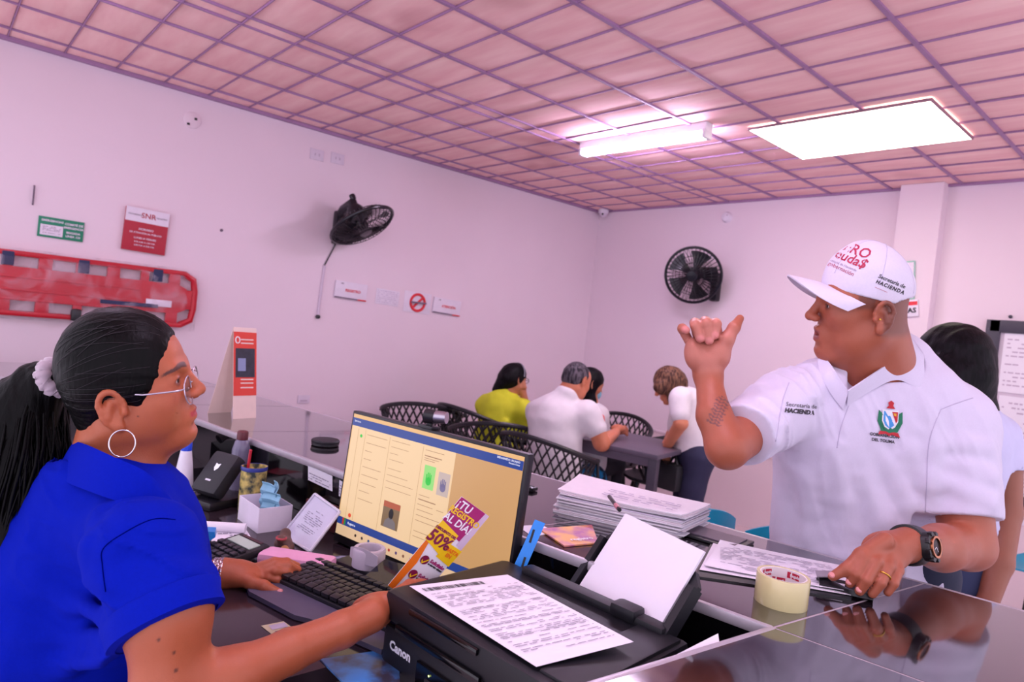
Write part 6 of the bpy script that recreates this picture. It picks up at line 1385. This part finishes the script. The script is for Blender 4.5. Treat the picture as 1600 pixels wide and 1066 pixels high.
# ---- woman in yellow
def yellow_woman():
    t_ = 4.95; org = floor_at(775, 700, t_); fw = unit(_r*.75+_f*.66-UPW*.12); h = head_at(803, 592, t_, fw, UPW+fw*.1)
    D = Sdf(); head_sdf(D, h, dict(jaw=1.0, full=1)); D.cone(h.p(-20, 0, -50), P(790, 630, t_), .055, .06, .03)
    D.chain([P(818, 640, t_-.12), P(828, 690, t_-.02), P(822, 640, t_+.05), P(817, 612, t_+.0)], [.05, .042, .036, .026], .01); D.ell(P(815, 606, t_-.0), (.035, .03, .045), RBn, .015)
    for i in range(4): D.chain([P(812+3*i, 606, t_-.03), P(808+3*i, 597, t_-.03), P(810+3*i, 592, t_-.02)], [.012, .011, .009], .004)
    G = Sdf(); G.cone(P(785, 640, t_), P(772, 715, t_), .155, .18, .06); G.cone(P(760, 634, t_+.05), P(818, 640, t_-.12), .085, .075, .05); G.cone(P(818, 640, t_-.12), P(826, 672, t_-.05), .075, .066, .03); G.cone(P(762, 640, t_+.18), P(790, 665, t_+.22), .07, .06, .03)
    G.cone(P(788, 612, t_), P(788, 630, t_), .07, .09, .03); G.cone(P(790, 660, t_-.17), P(760, 690, t_-.14), .02, .02, .03); G.disp(lambda p: .004*vnoise(p, 12, 2), .005)
    T = Sdf()
    for s in (-.09, .09): T.cone(P(775, 730, t_)+_r*s, P(830, 728, t_+.35)+_r*s, .10, .07, .04); q = P(830, 728, t_+.35)+_r*s; T.cone(q, np.array([q[0], q[1], .06]), .068, .05, .03)
    H = hair_shell(h, [(h.p(-50, 0, 0), P(783, 606, t_), .075, .055), (h.p(-50, 30, -20), P(780, 612, t_), .06, .05)])
    b = gen_person('p', 'woman in lime yellow shirt seated at the table, chin on hand', org, D, lambda c, V: face_tint(c, V, h, S(160, 80, 80)[:3], S(50, 34, 34)[:3]), .006, [('shirt', G, mat('lime_shirt', S(206, 210, 40), .8), .009), ('trousers', T, mat('dark_trousers', S(34, 34, 48), .85), .012), ('hair', H, hb_, .007)], sk2)
    g = MB(); 
    for s in (-1, 1): g.tube([h.p(100, s*34+24*math.cos(a), 2+18*math.sin(a))-org for a in np.linspace(0, 6.28, 18, False)], .002, 5, True)
    g.tube([h.p(100, -58, 4)-org, h.p(0, -80, 8)-org], .002, 5); g.build('eyeglasses', black, b)
    MB().tube([h.p(20, 86*math.cos(a), 40+86*math.sin(a)*1.02-6)-org for a in np.linspace(-.1, 3.2, 18)], .005, 6).build('headband', mat('headband_grey', S(150, 146, 160), .4), b)
yellow_woman()
# ---- grey-haired man from behind
def grey_man():
    t_ = 4.22; org = floor_at(880, 700, t_); fw = unit(_r*.72+_f*.62-UPW*.34); h = head_at(900, 596, t_+.03, fw, UPW*.92+fw*.36-_r*.05, 1.02)
    D = Sdf(); head_sdf(D, h, dict(width=1.05, jaw=1.0, chin2=1)); D.cone(h.p(-25, 0, -40), P(873, 632, t_), .062, .07, .03)
    D.chain([P(925, 655, t_-.08), P(940, 692, t_-.06), P(962, 676, t_+.22)], [.055, .053, .03], .015); D.ell(P(966, 670, t_+.28), (.05, .04, .03), RBn, .02)
    for i in range(4): D.chain([P(968, 668+3*i, t_+.30), P(976, 667+3*i, t_+.33), P(980, 671+3*i, t_+.33)], [.012, .011, .009], .004)
    q = P(932, 765, t_+.35); D.cone(P(915, 745, t_+.25), q, .07, .06, .03); D.cone(q, np.array([q[0], q[1], .05]), .055, .042, .03)
    G = Sdf(); G.cone(P(868, 658, t_), P(864, 745, t_), .168, .185, .07); G.cone(P(845, 645, t_+.08), P(915, 652, t_-.05), .088, .086, .06); G.cone(P(916, 646, t_-.05), P(929, 668, t_-.06), .088, .074, .03); G.cone(P(842, 645, t_+.15), P(860, 680, t_+.3), .09, .07, .03)
    G.cone(P(885, 618, t_), P(872, 636, t_), .075, .10, .03)
    for a, b in (((850, 700), (915, 705)), ((860, 725), (912, 735)), ((900, 660), (915, 695))):
        a3 = settle_on(G, P(*a, 1), .9, 2.5); b3 = settle_on(G, P(*b, 1), .9, 2.5)
        if max(np.linalg.norm(a3-CAM), np.linalg.norm(b3-CAM)) < 5.2: G.cone(a3, b3, .014, .014, .05)
    G.disp(lambda p: .004*vnoise(p, 11, 4), .005)
    T = Sdf(); T.cone(P(868, 762, t_), P(925, 748, t_+.28), .13, .10, .05); T.cone(P(855, 762, t_+.15), P(900, 740, t_+.45), .13, .09, .05)
    H = Sdf(); k = h.k; H.ell(h.p(-12, 0, 36), np.array([95, 79, 84])*k, h.R, .01); H.ell(h.p(-40, 0, 0), np.array([62, 72, 60])*k, h.R, .02); H.ell(h.p(122, 0, -50), np.array([96, 95, 118])*k, h.R, .01, True); H.disp(lambda p: .003*vnoise(p, 30, 3), .004)
    b = gen_person('p', 'grey-haired man in white shirt seated with his back to the counter', org, D, None, .007, [('shirt', G, mat('white_shirt_far', S(222, 214, 220), .85), .010), ('shorts', T, mat('floral_shorts', S(20, 130, 190), .8, scale=22, col2=S(14, 22, 40)), .012), ('hair', H, hair_mat('hair_grey', S(96, 88, 96), S(40, 36, 44), .6), .007)], S(206, 124, 92)[:3])
    for s in (0,): q = np.array([P(932, 765, t_+.35)[0], P(932, 765, t_+.35)[1], 0]); Sx = Sdf(); Sx.ell(q+UPW*.04+_r*.05, (.12, .05, .045), RBn, .02); Sx.cut(q, -UPW); V, Q = Sx.mesh(.01); np_mesh('shoe', V, Q, MATS['shoe_leather'], b, org)
grey_man()
# ---- masked woman behind him
def masked_woman():
    t_ = 4.75; org = floor_at(925, 700, t_); fw = unit(_r*.90+_f*.35-UPW*.30); h = head_at(922, 600, t_, fw, UPW+fw*.3, .98)
    D = Sdf(); head_sdf(D, h, dict(jaw=.95)); D.cone(h.p(-20, 0, -50), P(926, 640, t_), .05, .055, .03); D.chain([P(940, 660, t_), P(945, 700, t_), P(962, 690, t_+.1)], [.045, .04, .03], .02)
    G = Sdf(); G.cone(P(922, 655, t_), P(915, 720, t_), .13, .15, .05); G.cone(P(905, 648, t_), P(938, 648, t_), .07, .06, .04); G.cone(P(938, 650, t_), P(944, 680, t_), .058, .05, .02); G.disp(lambda p: .003*vnoise(p, 14, 1), .004)
    T = Sdf(); T.cone(P(915, 725, t_), P(960, 725, t_+.2), .13, .08, .05); q = P(960, 725, t_+.2); T.cone(q, np.array([q[0], q[1], .06]), .08, .05, .03)
    H = hair_shell(h, [(h.p(-30, 0, -20), P(924, 640, t_-.02), .07, .05)])
    b = gen_person('p', 'dark-haired woman in a light blue face mask behind the grey-haired man', org, D, None, .007, [('top', G, mat('white_top_far', S(228, 220, 226), .85), .010), ('trousers', T, mat('dark_trousers', S(34, 34, 48), .85), .012), ('hair', H, hb_, .007)], sk2)
    mk = Sdf(); mk.ell(h.p(76, 0, -52), np.array([38, 48, 44])*h.k, h.R, .01); mk.cut(h.p(60, 0, 0), -h.x); V, Q = mk.mesh(.006); np_mesh('face_mask', V, Q, mat('mask_blue', S(150, 206, 232), .7, var=.2, scale=30), b, org)
    pts = [q_ for q_ in (settle_on(G, P(*p, 1), .9, 3.0) for p in ((926, 652), (934, 646), (940, 652), (942, 668), (941, 684))) if np.linalg.norm(q_-CAM) < 5.5]; MB().tube([p-org-unit(p-CAM)*.0 for p in pts], .022, 8).build('vest_strap', mat('coral', S(236, 100, 92), .7), b)
masked_woman()
# ---- woman bending over the table
def bending_woman():
    t_ = 4.35; org = floor_at(1085, 720, t_); fw = unit(-_r*.80+_f*.15-UPW*.55); h = head_at(1046, 601, t_, fw, UPW*.8-_r*.5+_f*.05, 1.0)
    D = Sdf(); head_sdf(D, h, dict()); D.cone(h.p(-30, 0, -45), P(1068, 622, t_), .05, .06, .03)
    D.chain([P(1060, 632, t_-.12), P(1064, 662, t_-.18), P(1046, 690, t_-.05), P(1040, 704, t_)], [.05, .044, .034, .025], .012); D.ell(P(1040, 710, t_), (.03, .025, .045), RBn, .015)
    for i in range(4): D.chain([P(1037+3*i, 715, t_-.01), P(1036+3*i, 722, t_), P(1038+3*i, 728, t_+.01)], [.010, .009, .008], .004)
    D.chain([P(1068, 640, t_+.16), P(1050, 680, t_+.15), P(1036, 705, t_+.08)], [.045, .04, .026], .012)
    G = Sdf(); G.cone(P(1076, 635, t_), P(1088, 705, t_), .125, .145, .06); G.cone(P(1064, 622, t_-.10), P(1072, 624, t_+.14), .075, .075, .04); G.cone(P(1062, 626, t_-.12), P(1063, 648, t_-.16), .072, .064, .02); G.ell(P(1070, 665, t_), (.11, .13, .12), RBn, .04); G.disp(lambda p: .003*vnoise(p, 14, 1), .004); G.cut(P(1088, 712, t_), -_u3*1.0)
    T = Sdf(); a = P(1086, 712, t_); T.ell(a, (.135, .14, .10), RBn, .03)
    for s in (-1, 1): q = a+_f*s*.08; T.cone(q, np.array([q[0]-_r[0]*.02, q[1]-_r[1]*.02, .48]), .105, .085, .04); T.cone(np.array([q[0]-_r[0]*.02, q[1]-_r[1]*.02, .48]), np.array([q[0], q[1], .08]), .082, .065, .03)
    H = hair_shell(h, [(h.p(-20, 0, 0), P(1032, 606, t_-.05), .085, .05), (h.p(20, -60, 10), h.p(50, -70, -80), .035, .03), (h.p(-40, 0, -20), P(1050, 622, t_-.05), .07, .04)])
    b = gen_person('p', 'woman with brown hair in white top and navy trousers bending over a chair', org, D, None, .007, [('top', G, mat('white_top_far', S(228, 220, 226), .85), .010), ('trousers', T, mat('navy_far', S(38, 38, 70), .85), .011), ('hair', H, hair_mat('hair_brown', S(120, 84, 66), S(60, 38, 34), .5), .007)], S(206, 128, 96)[:3])
    for s in (-1, 1): q = a+_f*s*.08; q = np.array([q[0], q[1], 0]); Sx = Sdf(); Sx.ell(q+UPW*.04-_r*.04, (.12, .045, .045), RBn, .02); Sx.cut(q, -UPW); V, Q = Sx.mesh(.01); np_mesh('shoe', V, Q, MATS['shoe_leather'], b, org)
    hb = thing('handbag', 'dark handbag held by the bending woman', 'bag', P(1040, 730, t_-.02)-UPW*.05); MB().box((0, 0, 0), (.26, .12, .18), ch=.04).build('bag_body', black_m, hb); MB().tube([(-.09, 0, .08), (-.06, 0, .15), (.06, 0, .15), (.09, 0, .08)], .010, 6).build('handle', black, hb)
bending_woman()
# ---- woman behind the man in the cap
def back_woman():
    t_ = 2.15; org = floor_at(1500, 800, t_); fw = unit(-_r*.55+_f*.8); h = head_at(1480, 566, t_, fw, UPW, 1.0)
    D = Sdf(); head_sdf(D, h, dict()); D.cone(h.p(-20, 0, -50), P(1490, 650, t_), .05, .06, .03)
    D.chain([P(1566, 700, t_-.02), P(1570, 800, t_-.05), P(1560, 880, t_-.12), P(1544, 940, t_-.16)], [.056, .046, .040, .028], .012); D.ell(P(1538, 956, t_-.16), (.03, .03, .05), RBn, .015)
    for i in range(4): D.chain([P(1529+6*i, 970, t_-.17), P(1526+6*i, 988, t_-.17), P(1528+6*i, 1002, t_-.16)], [.010, .009, .008], .004)
    D.chain([P(1424, 700, t_+.05), P(1420, 800, t_+.1), P(1440, 880, t_+.05)], [.05, .045, .03], .02)
    G = Sdf(); G.cone(P(1495, 690, t_), P(1480, 850, t_), .15, .135, .06); G.cone(P(1440, 680, t_), P(1550, 682, t_), .075, .075, .05); G.cone(P(1552, 684, t_), P(1568, 735, t_-.03), .070, .064, .025); G.cone(P(1436, 690, t_), P(1424, 735, t_+.05), .07, .06, .025); G.disp(lambda p: .003*vnoise(p, 16, 5), .004)
    sa_ = unit(P(1568, 735, t_-.03)-P(1552, 684, t_)); G.ell(P(1567, 728, t_-.03)+sa_*.14, (.10, .10, .14), np.stack([*_orth(sa_), sa_], 1), .004, True)
    T = Sdf(); T.cone(P(1470, 860, t_), P(1466, 905, t_), .135, .145, .05)
    for s in (-1, 1): q = P(1466, 915, t_)+_r*s*.08; T.cone(q, np.array([q[0], q[1], .08]), .10, .06, .04)
    H = hair_shell(h, [(h.p(-30, 0, 20), P(1500, 590, t_-.05), .10, .09), (P(1500, 590, t_-.05), P(1525, 650, t_-.03), .09, .06), (P(1470, 600, t_-.05), P(1480, 660, t_-.05), .09, .07), (P(1522, 640, t_-.03), P(1528, 680, t_-.03), .05, .02)])
    b = gen_person('p', 'woman with long black hair in pale blue top standing behind the man', org, D, None, .006, [('top', G, mat('pale_blue_top', S(206, 204, 236), .85), .008), ('jeans', T, mat('jeans_far', S(46, 54, 90), .85), .011), ('hair', H, hb_, .005)], S(150, 88, 66)[:3])
    for s in (-1, 1): q = P(1466, 915, t_)+_r*s*.08; q = np.array([q[0], q[1], 0]); Sx = Sdf(); Sx.ell(q+UPW*.04+_f*.04, (.045, .12, .045), RBn, .02); Sx.cut(q, -UPW); V, Q = Sx.mesh(.01); np_mesh('shoe', V, Q, MATS['shoe_leather'], b, org)
back_woman()
# ---- teal plastic chairs
teal = mat('teal_plastic', S(20, 150, 184), .4)
def teal_chair():
    t = thing('plastic_chair', 'x', 'chair', (0, 0, 0), group='teal plastic waiting chairs')
    def back(u, v):
        a = (u-.5)*2; z = .50+.28*v-.05*abs(a)**3*v; x = -.20-.05*v+.07*a*a; return np.array([x, a*(.23-.03*v), z])
    MB().grid(back, 20, 12, .008).build('backrest', teal, t); MB().grid(lambda u, v: np.array([-.19+.42*v, (u-.5)*.44, .44+.015*math.cos(v*4)+.02*(abs(u-.5)*2)**2]), 14, 14, -.008).build('seat', teal, t)
    MB().box((-.20, 0, .47), (.02, .10, .10), ch=.004).build('back_bracket', ch_m, t)
    for sx in (-1, 1):
        for sy in (-1, 1): MB().cyl((sx*.15, sy*.16, .43), (sx*.20, sy*.20, 0), .012, n=8).build('leg', ch_m, t)
    return t
tc0 = teal_chair()
for i, (p, rz, lb) in enumerate((((1040, 800, 2.72), FWD+.2, 'teal plastic chair behind the stack of papers'), ((1205, 845, 2.62), FWD+.1, 'teal plastic chair mostly hidden by the man in the cap'), ((1630, 880, 3.35), FWD+.3, 'teal plastic chair at the right edge beside the framed board'))):
    o = tc0 if i == 0 else copy_tree(tc0); q = floor_at(*p); o.location = tuple(q); o.rotation_euler = (0, 0, rz); o['label'] = lb
